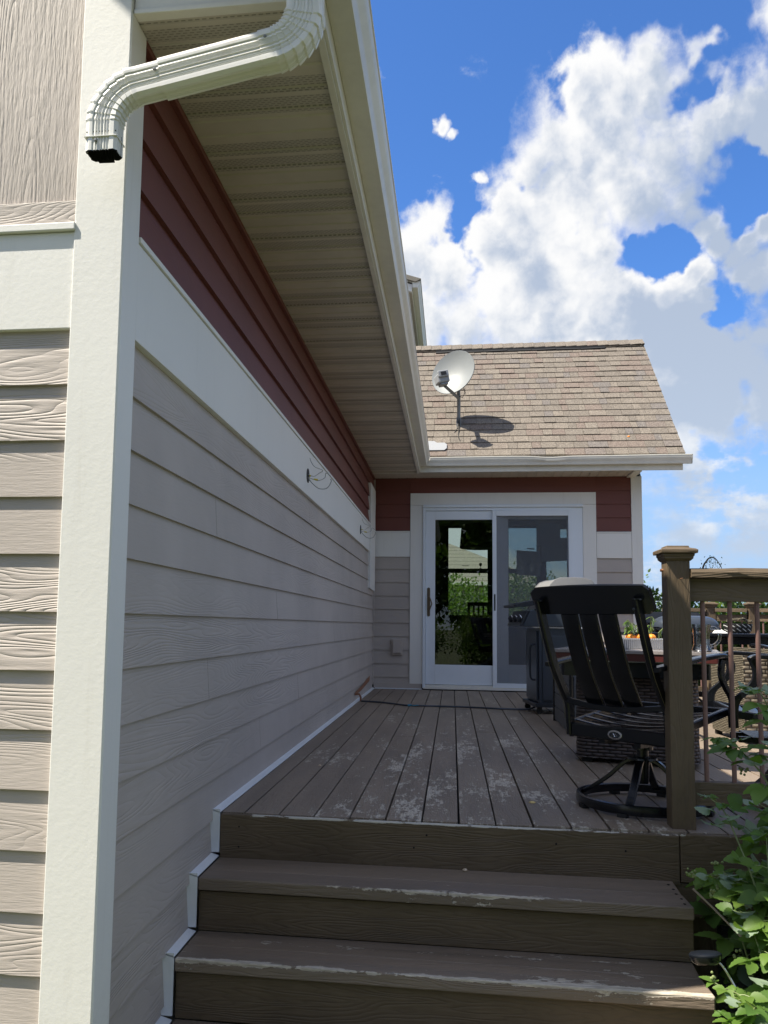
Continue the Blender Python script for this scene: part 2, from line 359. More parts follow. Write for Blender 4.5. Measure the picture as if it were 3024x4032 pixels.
def shingle_fn(T, b, pos):
    at = T.new('ShaderNodeAttribute'); at.attribute_name = 'tab'; r = at.outputs['Fac']
    n = T.noise(pos, 70, 5, 0.8); n2 = T.noise(pos, 14, 4, 0.7)
    base = T.mix(T.ramp(r, 0.0, 0.62, smooth=False), (0.100, 0.080, 0.065), (0.180, 0.147, 0.118))
    base = T.mix(T.ramp(r, 0.66, 0.70), base, (0.132, 0.084, 0.070))
    base = T.mix(T.ramp(r, 0.88, 0.91), base, (0.100, 0.088, 0.092))
    base = T.mix(T.ramp(n2, 0.35, 0.7), base, T.mix(0.35, base, (0.10, 0.08, 0.065)))
    c = T.mix(T.ramp(n, 0.35, 0.65), T.mix(0.62, base, (0.05, 0.042, 0.036)), T.mix(0.34, base, (0.42, 0.38, 0.32)))
    T.link(c, b.inputs['Base Color']); bump(T, b, n, 0.6, 0.004)
mat('shingles', rough=0.9, fn=shingle_fn)
def far_roof_fn(T, b, pos):
    s = T.sep(pos); r = T.math('FRACT', T.math('DIVIDE', s[2], 0.16))
    c = T.mix(T.ramp(r, 0.0, 0.2), (0.07, 0.065, 0.055), (0.20, 0.185, 0.16)); T.link(c, b.inputs['Base Color'])
mat('far_roof', rough=0.9, fn=far_roof_fn)
def grass_fn(T, b, pos):
    n = T.noise(pos, 1.2, 5, 0.7); n2 = T.noise(pos, 40, 3, 0.7)
    c = T.mix(T.ramp(n, 0.3, 0.7), (0.035, 0.055, 0.018), (0.075, 0.10, 0.035)); c = T.mix(T.ramp(n2, 0.4, 0.7), c, (0.10, 0.09, 0.05))
    T.link(c, b.inputs['Base Color']); bump(T, b, n2, 0.6, 0.03)
mat('grass', rough=0.95, fn=grass_fn)
def leafmat(name, top, under, trans=0.35):
    m = bpy.data.materials.new(name); m.use_nodes = True; T = NT(m.node_tree); T.n.clear()
    geo = T.new('ShaderNodeNewGeometry'); pos = geo.outputs['Position']
    n = T.noise(pos, 7, 3, 0.6)
    at = T.new('ShaderNodeAttribute'); at.attribute_name = 'tab'
    ct = T.mix(T.ramp(n, 0.3, 0.7), tuple(x * 0.75 for x in top), tuple(x * 1.3 for x in top))
    ct = T.mix(T.math('MULTIPLY', at.outputs['Fac'], 0.45), ct, tuple(x * y for x, y in zip(top, (2.3, 1.7, 1.2))))
    c = T.mix(geo.outputs['Backfacing'], ct, under)
    b = T.new('ShaderNodeBsdfPrincipled'); T.link(c, b.inputs['Base Color']); b.inputs['Roughness'].default_value = 0.5
    b.inputs['Specular IOR Level'].default_value = 0.35
    tr = T.new('ShaderNodeBsdfTranslucent'); T.link(T.mix(1.0, ct, (1.5, 1.7, 0.6), 'MULTIPLY'), tr.inputs[0])
    mx = T.new('ShaderNodeMixShader'); mx.inputs[0].default_value = trans
    T.link(b.outputs[0], mx.inputs[1]); T.link(tr.outputs[0], mx.inputs[2])
    o = T.new('ShaderNodeOutputMaterial'); T.link(mx.outputs[0], o.inputs[0]); MATS[name] = m
leafmat('raspberry_leaf', (0.075, 0.150, 0.030), (0.30, 0.38, 0.27))
leafmat('bush_leaf', (0.060, 0.110, 0.025), (0.10, 0.16, 0.06))
mat('cane', rough=0.6, fn=mottled((0.16, 0.20, 0.07), 0.3, 12, 60, 0.1))
mat('old_cane', (0.30, 0.24, 0.18), 0.8)
mat('berry', (0.20, 0.24, 0.09), 0.5)
mat('bark', rough=0.9, fn=mottled((0.12, 0.09, 0.06), 0.3, 12, 60, 0.3))
def glassmat(name, tint=(1, 1, 1), refl=1.0, rough=0.0, base=0.0):
    m = bpy.data.materials.new(name); m.use_nodes = True; T = NT(m.node_tree); T.n.clear()
    fr = T.new('ShaderNodeFresnel'); fr.inputs[0].default_value = 1.5
    t = T.new('ShaderNodeBsdfTransparent'); t.inputs[0].default_value = (*tint, 1)
    gl = T.new('ShaderNodeBsdfGlossy'); gl.inputs['Roughness'].default_value = rough
    mx = T.new('ShaderNodeMixShader'); T.link(T.math('MULTIPLY_ADD', fr.outputs[0], refl, base, clamp=True), mx.inputs[0])
    T.link(t.outputs[0], mx.inputs[1]); T.link(gl.outputs[0], mx.inputs[2])
    o = T.new('ShaderNodeOutputMaterial'); T.link(mx.outputs[0], o.inputs[0]); MATS[name] = m
glassmat('door_glass', (0.62, 0.68, 0.64), 1.5)
glassmat('mug_glass', (0.93, 0.95, 0.95), 2.0, 0.02, 0.03)
def screenmat():
    m = bpy.data.materials.new('insect_screen'); m.use_nodes = True; T = NT(m.node_tree); T.n.clear()
    t = T.new('ShaderNodeBsdfTransparent'); d = T.new('ShaderNodeBsdfDiffuse'); d.inputs[0].default_value = (0.17, 0.185, 0.21, 1)
    mx = T.new('ShaderNodeMixShader'); mx.inputs[0].default_value = 0.36
    T.link(t.outputs[0], mx.inputs[1]); T.link(d.outputs[0], mx.inputs[2])
    o = T.new('ShaderNodeOutputMaterial'); T.link(mx.outputs[0], o.inputs[0]); MATS['insect_screen'] = m
screenmat()
def basket_fn(T, b, pos):
    s = T.sep(pos)
    a = T.math('FRACT', T.math('ADD', T.math('MULTIPLY', s[0], 22.0), T.math('MULTIPLY', s[2], 30.0)))
    k = T.math('MULTIPLY', T.math('LESS_THAN', a, 0.22), T.math('GREATER_THAN', T.math('FRACT', T.math('MULTIPLY', s[2], 28.0)), 0.35))
    T.link(T.mix(k, (0.02, 0.02, 0.02), (0.7, 0.7, 0.68)), b.inputs['Base Color'])
mat('patterned_basket', rough=0.7, fn=basket_fn)

# ------------------------------------------------------------------ mesh helpers
class MB:
    def __init__(s): s.v = []; s.f = []; s.a = []
    def add(s, vs, fs, val=0.0):
        o = len(s.v); s.v += [tuple(p) for p in vs]; s.f += [tuple(i + o for i in f) for f in fs]; s.a += [val] * len(fs); return s
    def box(s, x0, x1, y0, y1, z0, z1, M=None, val=0.0):
        vs = [Vector((x, y, z)) for z in (z0, z1) for y in (y0, y1) for x in (x0, x1)]
        if M is not None: vs = [M @ v for v in vs]
        return s.add(vs, [(0, 2, 3, 1), (4, 5, 7, 6), (0, 1, 5, 4), (2, 6, 7, 3), (0, 4, 6, 2), (1, 3, 7, 5)], val)
    def hexa(s, b4, t4, val=0.0):
        """four bottom and four top corners, same winding (counter-clockwise from above)"""
        return s.add(list(b4) + list(t4), [(3, 2, 1, 0), (4, 5, 6, 7), (0, 1, 5, 4), (1, 2, 6, 5), (2, 3, 7, 6), (3, 0, 4, 7)], val)
    def prism(s, poly, d, val=0.0):
        n = len(poly); poly = [Vector(p) for p in poly]; d = Vector(d)
        return s.add(poly + [p + d for p in poly], [tuple(range(n))[::-1], tuple(range(n, 2 * n))] + [(i, (i + 1) % n, n + (i + 1) % n, n + i) for i in range(n)], val)
    def tube(s, path, r, n=8, rs=None, caps=True, flat=None):
        path = [Vector(p) for p in path]; rings = []
        up = None
        for i, p in enumerate(path):
            t = (path[min(i + 1, len(path) - 1)] - path[max(i - 1, 0)])
            if t.length < 1e-9: t = Vector((0, 0, 1))
            t.normalize()
            if up is None:
                up = Vector((0, 0, 1)) if abs(t.z) < 0.9 else Vector((1, 0, 0))
            up = (up - t * up.dot(t)).normalized(); sd = t.cross(up)
            rr = rs[i] if rs else r
            a, bb = (rr, rr) if flat is None else (rr, rr * flat)
            rings.append([p + sd * math.cos(2 * pi * k / n) * a + up * math.sin(2 * pi * k / n) * bb for k in range(n)])
        return s.loft(rings, caps)
    def loft(s, rings, caps=True, closed=False):
        n = len(rings[0]); vs = [v for r in rings for v in r]; fs = []
        m = len(rings)
        for i in range(m - 1 if not closed else m):
            j = (i + 1) % m
            for k in range(n): fs.append((i * n + k, i * n + (k + 1) % n, j * n + (k + 1) % n, j * n + k))
        if caps and not closed: fs += [tuple(range(n))[::-1], tuple(range((m - 1) * n, m * n))]
        return s.add(vs, fs)
    def lathe(s, prof, c=(0, 0, 0), n=20, M=None):
        rings = [[Vector((c[0] + r * math.cos(2 * pi * k / n), c[1] + r * math.sin(2 * pi * k / n), c[2] + z)) for k in range(n)] for r, z in prof]
        if M is not None: rings = [[M @ v for v in r] for r in rings]
        return s.loft(rings, True)
    def ball(s, c, r, n=8, sc=(1, 1, 1)):
        prof = [(max(1e-4, r * math.sin(pi * i / n)), -r * math.cos(pi * i / n)) for i in range(n + 1)]
        rings = [[Vector((c[0] + a * sc[0] * math.cos(2 * pi * k / n), c[1] + a * sc[1] * math.sin(2 * pi * k / n), c[2] + z * sc[2])) for k in range(n)] for a, z in prof]
        return s.loft(rings, True)
    def build(s, name, m, parent=None, bevel=0.0, smooth=False, tab=False, label=None, fix=True):
        me = bpy.data.meshes.new(name)
        off = Vector((0, 0, 0)) if parent is None else wloc(parent)
        me.from_pydata([tuple(Vector(v) - off) for v in s.v] if s_world(parent) else s.v, [], s.f)
        if fix:
            b = bmesh.new(); b.from_mesh(me); bmesh.ops.recalc_face_normals(b, faces=b.faces); b.to_mesh(me); b.free()
        if tab:
            at = me.attributes.new('tab', 'FLOAT', 'FACE')
            at.data.foreach_set('value', s.a)
        me.materials.append(MATS[m])
        if smooth:
            for p in me.polygons: p.use_smooth = True
        o = bpy.data.objects.new(name, me); C.objects.link(o)
        if parent is not None: o.parent = parent
        if bevel > 0:
            bv = o.modifiers.new('bevel', 'BEVEL'); bv.width = bevel; bv.segments = 2; bv.limit_method = 'ANGLE'; bv.angle_limit = math.radians(40)
            bv.harden_normals = False
        if smooth:
            try:
                me.set_sharp_from_angle(angle=math.radians(38))
            except Exception: pass
        if label: o['label'] = label
        return o
LOCAL = set()
def wloc(o):
    v = Vector((0, 0, 0))
    while o is not None: v += o.location; o = o.parent
    return v
def s_world(p):
    while p is not None:
        if p.name in LOCAL: return False
        p = p.parent
    return True
def tag(o, label=None, cat=None, group=None, kind=None):
    for k, v in (('label', label), ('category', cat), ('group', group), ('kind', kind)):
        if v: o[k] = v
    return o
def thing(name, label, cat, loc=(0, 0, 0), group=None, local=False):
    o = bpy.data.objects.new(name, None); C.objects.link(o); o.location = loc; o.empty_display_size = 0.1
    if local: LOCAL.add(o.name)
    return tag(o, label, cat, group)
def copy_tree(o, parent=None):
    c = o.copy(); C.objects.link(c); c.parent = parent
    if o.name in LOCAL: LOCAL.add(c.name)
    for ch in list(o.children): copy_tree(ch, c)
    return c

YW = 10.304; YF = 3.41; GZ = -0.77
LAP = 0.1655
# ------------------------------------------------------------------ ground
b = MB().box(-300, 300, -300, 600, GZ - 0.3, GZ)
tag(b.build('ground', 'grass'), kind='structure')

# ------------------------------------------------------------------ house
house = thing('house', 'taupe and red lap-sided house with cream trim, deep eave and sliding door', 'house', (-1.0, 6.0, GZ))
def lap_wall(fn, s0, s1, z0, z1, name, m, zbot0, joints=(), seed=1, tmax=0.016, tmin=0.004):
    """fn(s, t, z) -> point; courses whose lower edges sit at zbot0 + k*LAP, clipped to [z0, z1]"""
    mb = MB(); k0 = math.floor((z0 - zbot0) / LAP) ; rr = random.Random(seed)
    k = k0
    while True:
        a = zbot0 + k * LAP; bz = a + LAP
        if a >= z1 - 1e-4: break
        lo, hi = max(a, z0), min(bz, z1)
        if hi - lo > 0.006:
            cuts = [s0] + sorted([j for kk, j in joints if kk == k and s0 < j < s1]) + [s1]
            for i in range(len(cuts) - 1):
                a0 = cuts[i] + (0.0012 if i > 0 else 0); a1 = cuts[i + 1] - (0.0012 if i < len(cuts) - 2 else 0)
                tb = tmax - (tmax - tmin) * (lo - a) / LAP; tt = tmax - (tmax - tmin) * (hi - a) / LAP
                jit = rr.uniform(-0.0008, 0.0008)
                hi2 = hi + (0.004 if hi < z1 - 1e-4 else 0)
                mb.hexa([fn(a0, -0.003, lo), fn(a1, -0.003, lo), fn(a1, tb + jit, lo), fn(a0, tb + jit, lo)],
                        [fn(a0, -0.003, hi2), fn(a1, -0.003, hi2), fn(a1, tt - 0.0004, hi2), fn(a0, tt - 0.0004, hi2)])
        k += 1
    return mb.build(name, m, house)
fl = lambda s, t, z: (-0.985 + t, s, z)      # long wall
ff = lambda s, t, z: (s, 2.268 - t, z)       # front facade
fb = lambda s, t, z: (s, YW + 0.012 - t, z)  # back wall with the door
ZB = 1.627
lj = [(-1, 5.6), (-2, 8.9), (-3, 3.35), (-4, 7.8), (-5, 4.6), (-6, 6.9), (-7, 3.3), (-7, 7.4), (-8, 5.3), (-9, 4.25), (-9, 8.8), (1, 5.2), (2, 3.9), (3, 6.6), (4, 5.0), (2, 8.2)]
lj = [(a, b_) for a, b_ in lj]
lap_wall(fl, 2.33, YW, GZ, ZB, 'lap_siding', 'taupe_siding_y', ZB, lj, 1)
lap_wall(fl, 2.33, YW, 1.952, 2.578, 'red_lap_siding', 'red_siding_y', 1.952 - 0.0, [(0, 4.9), (1, 7.1), (2, 3.6), (3, 6.0)], 2, 0.021, 0.001)
MB().box(-0.99, -0.958, 2.362, YW, 2.579, 2.603).build('frieze_board', 'red_siding_y', house, 0.003)
lap_wall(ff, -7.0, -1.106, GZ, ZB, 'lap_siding', 'taupe_siding_x', ZB, [(-3, -2.4), (-6, -1.9)], 3)
lap_wall(fb, -0.98, -0.521, 0.075, 1.616, 'lap_siding', 'taupe_back_x', 1.632, [], 4)
lap_wall(fb, 1.717, 2.126, 0.02, 1.616, 'lap_siding', 'taupe_back_x', 1.608, [], 5)
lap_wall(fb, -0.98, -0.521, 1.940, 2.60, 'red_lap_siding', 'red_siding_x', 1.945, [], 6)
lap_wall(fb, 1.717, 2.126, 1.930, 2.60, 'red_lap_siding', 'red_siding_x', 1.935, [], 7)
MB().box(-0.521, 1.717, YW - 0.004, YW + 0.02, 2.409, 2.60).build('red_lap_siding', 'red_siding_x', house)
# core walls behind the cladding
core = MB()
core.box(-1.2, -0.988, 2.272, YW + 0.3, GZ, 2.75)
core.box(-7.0, -1.2, 2.272, 2.45, GZ, 4.9)
core.box(-1.2, -0.39, 2.30, 2.32, 2.66, 2.75)
core.box(-0.985, -0.365, YW + 0.018, YW + 0.16, -0.4, 2.62)
core.box(1.56, 2.24, YW + 0.018, YW + 0.16, -0.4, 2.62)
core.box(-0.365, 1.56, YW + 0.018, YW + 0.16, 2.265, 2.62)
core.box(2.08, 2.235, YW + 0.16, 14.0, GZ, 2.62)
core.build('wall_core', 'interior_dark', house)
lap_wall(lambda s, t, z: (2.235 + t, s, z), YW + 0.1, 14.0, GZ, 2.6, 'lap_siding', 'taupe_siding_y', ZB, [], 8)
# upper part of the front gable: vertical grain panel, belly board, drip cap
gp = MB()
for x0, x1 in ((-7.0, -2.35), (-2.346, -1.106)):
    gp.prism([(x0, 2.258, 2.019), (x1, 2.258, 2.019), (x1, 2.258, 2.75 - x1 - 0.955 if False else 2.9 + (-0.955 - x1)), (x0, 2.258, 2.9 + (-0.955 - x0))], (0, 0.02, 0))
gp.build('gable_panel', 'taupe_panel_z', house)
MB().box(-7, -1.106, 2.246, 2.27, 1.946, 2.017).build('belly_board', 'taupe_siding_x', house, 0.002)
MB().box(-7, -1.104, 2.232, 2.27, 1.922, 1.944).build('drip_cap', 'white_trim', house, 0.002)
MB().box(-7, -1.106, 2.246, 2.27, 1.627, 1.920).build('trim_band', 'white_trim', house, 0.002)
MB().box(-0.99, -0.957, 2.362, 9.65, 1.627, 1.931).build('trim_band', 'white_trim', house, 0.002)
MB().box(-0.99, -0.949, 2.362, 9.65, 1.933, 1.951).build('drip_cap', 'white_trim', house, 0.0015)
MB().box(-0.96, -0.523, YW - 0.008, YW + 0.02, 1.618, 1.922).build('trim_band', 'white_trim', house, 0.002)
MB().box(-0.96, -0.523, YW - 0.014, YW + 0.02, 1.924, 1.938).build('drip_cap', 'white_trim', house, 0.001)
MB().box(1.719, 2.124, YW - 0.008, YW + 0.02, 1.608, 1.912).build('trim_band', 'white_trim', house, 0.002)
MB().box(1.719, 2.124, YW - 0.014, YW + 0.02, 1.914, 1.928).build('drip_cap', 'white_trim', house, 0.001)
# corner boards
MB().box(-1.108, -0.957, 2.240, 2.262, GZ, 2.75).build('corner_board', 'white_trim', house, 0.003)
MB().box(-0.980, -0.955, 2.2425, 2.360, GZ, 2.60).build('corner_board', 'white_trim', house, 0.003)
MB().box(2.126, 2.252, YW - 0.010, YW + 0.03, GZ, 2.60).build('corner_board', 'white_trim', house, 0.003)
MB().box(2.238, 2.258, YW + 0.032, YW + 0.14, GZ, 2.60).build('corner_board', 'white_trim', house, 0.003)
# the loose full-height white panel near the inner corner of the long wall
MB().prism([(-0.99, 9.655, 1.20), (-0.99, 10.24, 1.185), (-0.99, 10.24, 1.55), (-0.99, 10.26, 1.9), (-0.99, 10.22, 2.1), (-0.99, 10.265, 2.3), (-0.99, 10.23, 2.43), (-0.99, 9.66, 2.44)], (0.042, 0, 0)).build('cover_panel', 'white_trim', house, 0.002)
MB().box(-0.985, -0.958, YW - 0.03, YW + 0.0, 0.05, 2.60).build('inside_corner_trim', 'taupe_siding_y', house, 0.002)
# door casing
for (x0, x1, z0, z1) in ((-0.519, -0.364, 0.068, 2.26), (1.558, 1.715, 0.02, 2.26), (-0.519, 1.715, 2.262, 2.409)):
    MB().box(x0, x1, YW - 0.012, YW + 0.02, z0, z1).build('door_casing', 'white_trim', house, 0.002)

# soffit of the long eave, in panels with locked seams
sf = MB()
y = 2.30
while y < 9.92:
    y1 = min(y + 0.365, 9.92)
    X0, X1, Z = -0.985, -0.418, 2.603
    # profile along Y: seam lip, flat, V grooves at quarter points
    ys = [(0, 0.006), (0.004, 0.0), (0.085, 0.0), (0.09, 0.006), (0.098, 0.006), (0.103, 0), (0.13, 0), (0.138, 0.007), (0.150, 0.007), (0.155, 0.001), (0.225, 0.001), (0.232, 0.007), (0.242, 0.007), (0.247, 0.001), (0.335, 0.001), (0.342, 0.007), (0.352, 0.007), (0.358, 0.0), (0.365, 0.0)]
    pts = [(y + a, Z + h) for a, h in ys if y + a <= y1 + 1e-6]
    vs = [(X0, a, h) for a, h in pts] + [(X1, a, h) for a, h in pts]; n = len(pts)
    sf.add(vs, [(i, i + 1, n + i + 1, n + i) for i in range(n - 1)])
    y += 0.365
sf.build('soffit', 'vented_soffit', house, fix=False)
s2 = MB()
s2.box(-0.985, -0.40, 2.262, 2.42, 2.606, 2.618)
s2.build('soffit', 'plain_soffit', house)
sb = MB()
x = -0.98
while x < 2.14:
    sb.box(x + 0.002, min(x + 0.100, 2.165), 9.90, YW, 2.601, 2.612, None)
    x += 0.104
sb.box(-0.98, 2.165, 9.89, YW + 0.01, 2.608, 2.62)
sb.build('soffit', 'plain_soffit', house)
MB().box(-0.97, -0.40, 9.905, 9.93, 2.592, 2.600).build('soffit_divider', 'cream_metal', house)
# J-channel and fascia
MB().box(-0.422, -0.398, 2.262, 9.92, 2.588, 2.602).build('soffit_channel', 'cream_metal', house, 0.002)
MB().box(-0.398, -0.386, 2.262, 9.885, 2.594, 2.75).build('fascia', 'cream_metal', house, 0.002)
MB().box(-0.955, -0.386, 2.256, 2.270, 2.614, 2.95).build('fascia', 'cream_metal', house, 0.002)
MB().box(-0.955, -0.402, 2.250, 2.285, 2.597, 2.613).build('soffit_channel', 'cream_metal', house, 0.002)
MB().box(-0.386, 2.62, 9.872, 9.888, 2.594, 2.78).build('fascia', 'cream_metal', house, 0.002)
# raking box at the right end of the back roof
rk = MB()
rk.prism([(2.605, 9.89, 2.594), (2.605, 9.89, 2.77), (2.605, 11.85, 4.75), (2.605, 11.85, 4.57)], (0.014, 0, 0))
rk.build('rake_board', 'cream_metal', house)
rk = MB(); rk.prism([(2.17, 9.90, 2.62), (2.17, 11.85, 4.57), (2.605, 11.85, 4.57), (2.605, 9.90, 2.62)], (0, 0, 0.01)); rk.build('rake_soffit', 'plain_soffit', house)
MB().box(2.08, 2.172, 9.90, YW, 2.585, 2.600).build('soffit_divider', 'cream_metal', house, 0.003)
gb = MB(); gb.prism([(2.235, YW, 2.6), (2.235, 13.4, 2.6), (2.235, 11.85, 4.55)], (0.012, 0, 0)); gb.build('gable_panel', 'taupe_siding_y', house)

# K-style gutters: profile of (outward from fascia, z)
GP = [(0.0, 2.765), (0.0, 2.664), (0.078, 2.660), (0.083, 2.668), (0.085, 2.685), (0.092, 2.700), (0.108, 2.715), (0.116, 2.735), (0.118, 2.750), (0.122, 2.752), (0.122, 2.762), (0.112, 2.764), (0.112, 2.757), (0.006, 2.757)]
def gutter(fn, s0, s1, dent=None):
    n = 40; rings = []
    for i in range(n + 1):
        s = s0 + (s1 - s0) * i / n
        dz = 0.0
        if dent: dz = -0.014 * math.exp(-((s - dent) / 0.18) ** 2) + 0.003 * math.sin(s * 3)
        rings.append([Vector(fn(s, t, z + (dz if t > 0.1 else 0))) for t, z in GP])
    return MB().loft(rings)
g1 = gutter(lambda s, t, z: (-0.385 + t, min(s, 9.87 - t), z), 1.78, 9.87).build('gutter', 'cream_metal', house, smooth=True)
g2 = gutter(lambda s, t, z: (max(s, -0.385 + t), 9.87 - t * 0.6, z), -0.385, 2.71, 1.12).build('gutter', 'cream_metal', house, smooth=True)
ec = MB(); ec.prism([(-0.385 + t, 1.776, z) for t, z in GP], (0, 0.004, 0)); ec.build('end_cap', 'cream_metal', g1)
ec = MB(); ec.prism([(2.7, 9.87 - t * 0.6, z) for t, z in GP], (0.012, 0, 0)); ec.build('end_cap', 'cream_metal', g2)

# roofs
def shingle_roof(name, p0, U, V, ulen, vlen, exposure=0.143, rr=None, ridge=True, w0=0.11, w1=0.30):
    """p0 = lower left corner, U along eave, V up the slope (unit vectors)"""
    rr = rr or random.Random(3); p0 = Vector(p0); U = Vector(U).normalized(); V = Vector(V).normalized(); Nn = U.cross(V).normalized()
    if Nn.z < 0: Nn = -Nn
    mb = MB(); k = 0; v = 0.0
    while v < vlen:
        u = -rr.uniform(0, 0.2)
        while u < ulen:
            wd = rr.uniform(w0, w1); a, e = max(u, 0), min(u + wd, ulen)
            if e - a > 0.01:
                thick = rr.choice((0.006, 0.006, 0.011)); lift = rr.uniform(0, 0.0015)
                v1 = min(v + exposure + 0.012, vlen)
                sl = rr.uniform(-0.012, 0.012)
                q = [p0 + U * (a + 0.0018) + V * v, p0 + U * (e - 0.0018) + V * v, p0 + U * (e - 0.0018) + V * v1, p0 + U * (a + 0.0018) + V * v1]
                up = [thick + lift + 0.006, thick + lift + 0.006, 0.004, 0.004]
                mb.hexa([x_ + Nn * -0.004 for x_ in q], [x_ + Nn * h_ for x_, h_ in zip(q, up)], rr.random())
            u += wd
        v += exposure; k += 1
    return mb
E0 = Vector((-0.9, 9.835, 2.775)); 
rb = shingle_roof('r', (-0.9, 9.835, 2.772), (1, 0, 0), (0, 1, 1), 3.54, 2.02 * math.sqrt(2) + 0.0, w0=0.075, w1=0.235)
rb.build('roof', 'shingles', house, tab=True)
MB().prism([(-0.9, 9.86, 2.76), (-0.9, 11.86, 4.76), (-0.9, 13.9, 2.72), (-0.9, 13.8, 2.66), (-0.9, 11.86, 4.60), (-0.9, 9.90, 2.66)], (3.5, 0, 0)).build('roof_deck', 'far_roof', house)
rc = MB(); x = -0.9; rr = random.Random(11)
while x < 2.62:
    y0, z0 = 11.86, 4.80
    x1 = min(x + 0.30, 2.64)
    for sgn in (-1, 1):
        rc.hexa([(x, y0, z0 - 0.01), (x1, y0, z0 + 0.004), (x1, y0 + sgn * 0.14, z0 - 0.10), (x, y0 + sgn * 0.14, z0 - 0.115)],
                [(x, y0, z0 + 0.012), (x1, y0, z0 + 0.028), (x1, y0 + sgn * 0.14, z0 - 0.078), (x, y0 + sgn * 0.14, z0 - 0.095)], rr.random() * 0.7)
    x += 0.145
rc.build('ridge_cap', 'shingles', house, tab=True)
rv = MB()
for i in range(7):
    xa = -0.24 + i * 0.335; rv.tube([(xa, 11.70, 4.655 + 0.003 * (i % 2)), (xa + 0.33, 11.70, 4.658 + 0.006 * ((i + 1) % 2))], 0.017, 6)
rv.box(-0.24, 2.1, 11.705, 11.76, 4.645, 4.70)
rv.build('ridge_vent', 'black_rubber', house)
# main roof of the near wing (slopes up to the left), back valley and upper wing eave
mr = MB()
mr.prism([(-0.30, 1.77, 2.765), (-3.9, 1.77, 6.365), (-7.5, 1.77, 2.765), (-7.5, 1.77, 2.65), (-3.9, 1.77, 6.22), (-0.38, 1.77, 2.70)], (0, 11.0, 0))
mr.build('roof', 'far_roof', house)
# diverter flashing in the valley
dv = MB(); dv.prism([(-0.30, 9.90, 2.862), (-0.10, 9.90, 2.862), (-0.07, 9.93, 2.892), (-0.07, 9.99, 2.952), (-0.10, 10.015, 2.977), (-0.19, 10.015, 2.977), (-0.22, 10.04, 3.002), (-0.30, 10.045, 3.007)], (0, -0.004, 0.006)); dv.build('valley_diverter', 'light_grey', house, 0.001)
# upper wing
ug = [(t - 0.608, z + 3.21) for t, z in GP]
UM = MB(); UM.prism([(x_, 12.25, z_) for x_, z_ in ug], (0, 6.0, 0)); UM.build('gutter', 'cream_metal', house, smooth=True)
MB().box(-0.625, -0.611, 12.34, 18.2, 5.81, 5.98).build('fascia', 'cream_metal', house)
us = MB(); y = 12.36
while y < 18.2:
    us.box(-1.30, -0.618, y + 0.004, y + 0.114, 5.832, 5.850); y += 0.118
us.box(-1.30, -0.618, 12.36, 18.2, 5.844, 5.86)
us.build('soffit', 'plain_soffit', house)
up = MB(); up.prism([(-0.48, 12.22, 5.995), (-3.9, 12.22, 7.13), (-3.9, 12.22, 7.09), (-0.56, 12.22, 5.95)], (0, 6.0, 0)); up.build('roof', 'far_roof', house)
uf = MB(); uf.prism([(-0.612, 12.29, 5.935), (-3.9, 12.29, 7.05), (-3.9, 12.29, 6.83), (-0.618, 12.29, 5.82)], (0, 0.06, 0)); uf.build('rake_board', 'white_trim', house, 0.004)
uf = MB(); uf.prism([(-0.57, 12.27, 5.972), (-3.9, 12.27, 7.10), (-3.9, 12.27, 7.07), (-0.57, 12.27, 5.948)], (0, 0.03, 0)); uf.build('drip_edge', 'cream_metal', house)
MB().box(-3.9, -1.12, 12.6, 18.2, 3.0, 5.84).build('upper_wall', 'taupe_siding_y', house)

# downspout: ribbed rectangular pipe with two crimped elbows
def dsec(w_, d_, rib=1.0, crimp=1.0):
    pts = []; n = 6; W2, D2 = w_ / 2 * crimp, d_ / 2 * crimp
    def side(ax, bx, ay, by, nx, ny):
        for i in range(n * 4):
            f = i / (n * 4); h = 0.0
            if 0.16 < f < 0.84: h = -0.0045 * rib * (0.5 - 0.5 * math.cos(2 * pi * (f - 0.16) / 0.68 * n))
            pts.append((ax + (bx - ax) * f + nx * h, ay + (by - ay) * f + ny * h))
    c_ = 0.008
    side(-W2 + c_, W2 - c_, -D2, -D2, 0, -1); side(W2, W2, -D2 + c_, D2 - c_, 1, 0)
    side(W2 - c_, -W2 + c_, D2, D2, 0, 1); side(-W2, -W2, D2 - c_, -D2 + c_, -1, 0)
    return pts
def dsweep(path, w_, d_, crimps=None, rib=1.0):
    """path points are (x, z, angle) in the plane y = YD; the section's width lies in the plane, its depth along y"""
    rings = []
    for i, (px, pz, ang) in enumerate(path):
        cr = crimps[i] if crimps else 1.0
        nx, nz = math.cos(ang + pi / 2), math.sin(ang + pi / 2)      # in-plane normal
        rings.append([Vector((px + nx * u, YD + v, pz + nz * u)) for u, v in dsec(w_, d_, rib, cr)])
    return rings
YD = 2.130
ds = thing('downspout', 'ribbed cream metal downspout with two crimped elbows ending open beside the house corner', 'downspout', (-0.975, YD, 2.05))
down_a = -pi / 2
xb, zb = -0.975, 2.075
def elbow(cx, cz, R, a0, a1, n=56, w_=0.092, d_=0.058, sgn=1, name='elbow', ncr=7):
    path = []; cr = []
    for i in range(n + 1):
        t = i / n; a = a0 + (a1 - a0) * t
        px, pz = cx + R * math.cos(a), cz + R * math.sin(a)
        tang = a + pi / 2 * sgn
        path.append((px, pz, tang))
        ph = (t * ncr) % 1.0
        cr.append(1.0 + (0.085 * (1 - ph) - 0.01) * (1 if 0.03 < t < 0.97 else 0))
    return path, cr
# lower elbow turns from straight down to the slanted run (rises 11 degrees to the right)
SL = math.radians(11.0)
# run from elbow A end to elbow B start
ax, az_ = -0.845, 2.277
Ra = 0.118
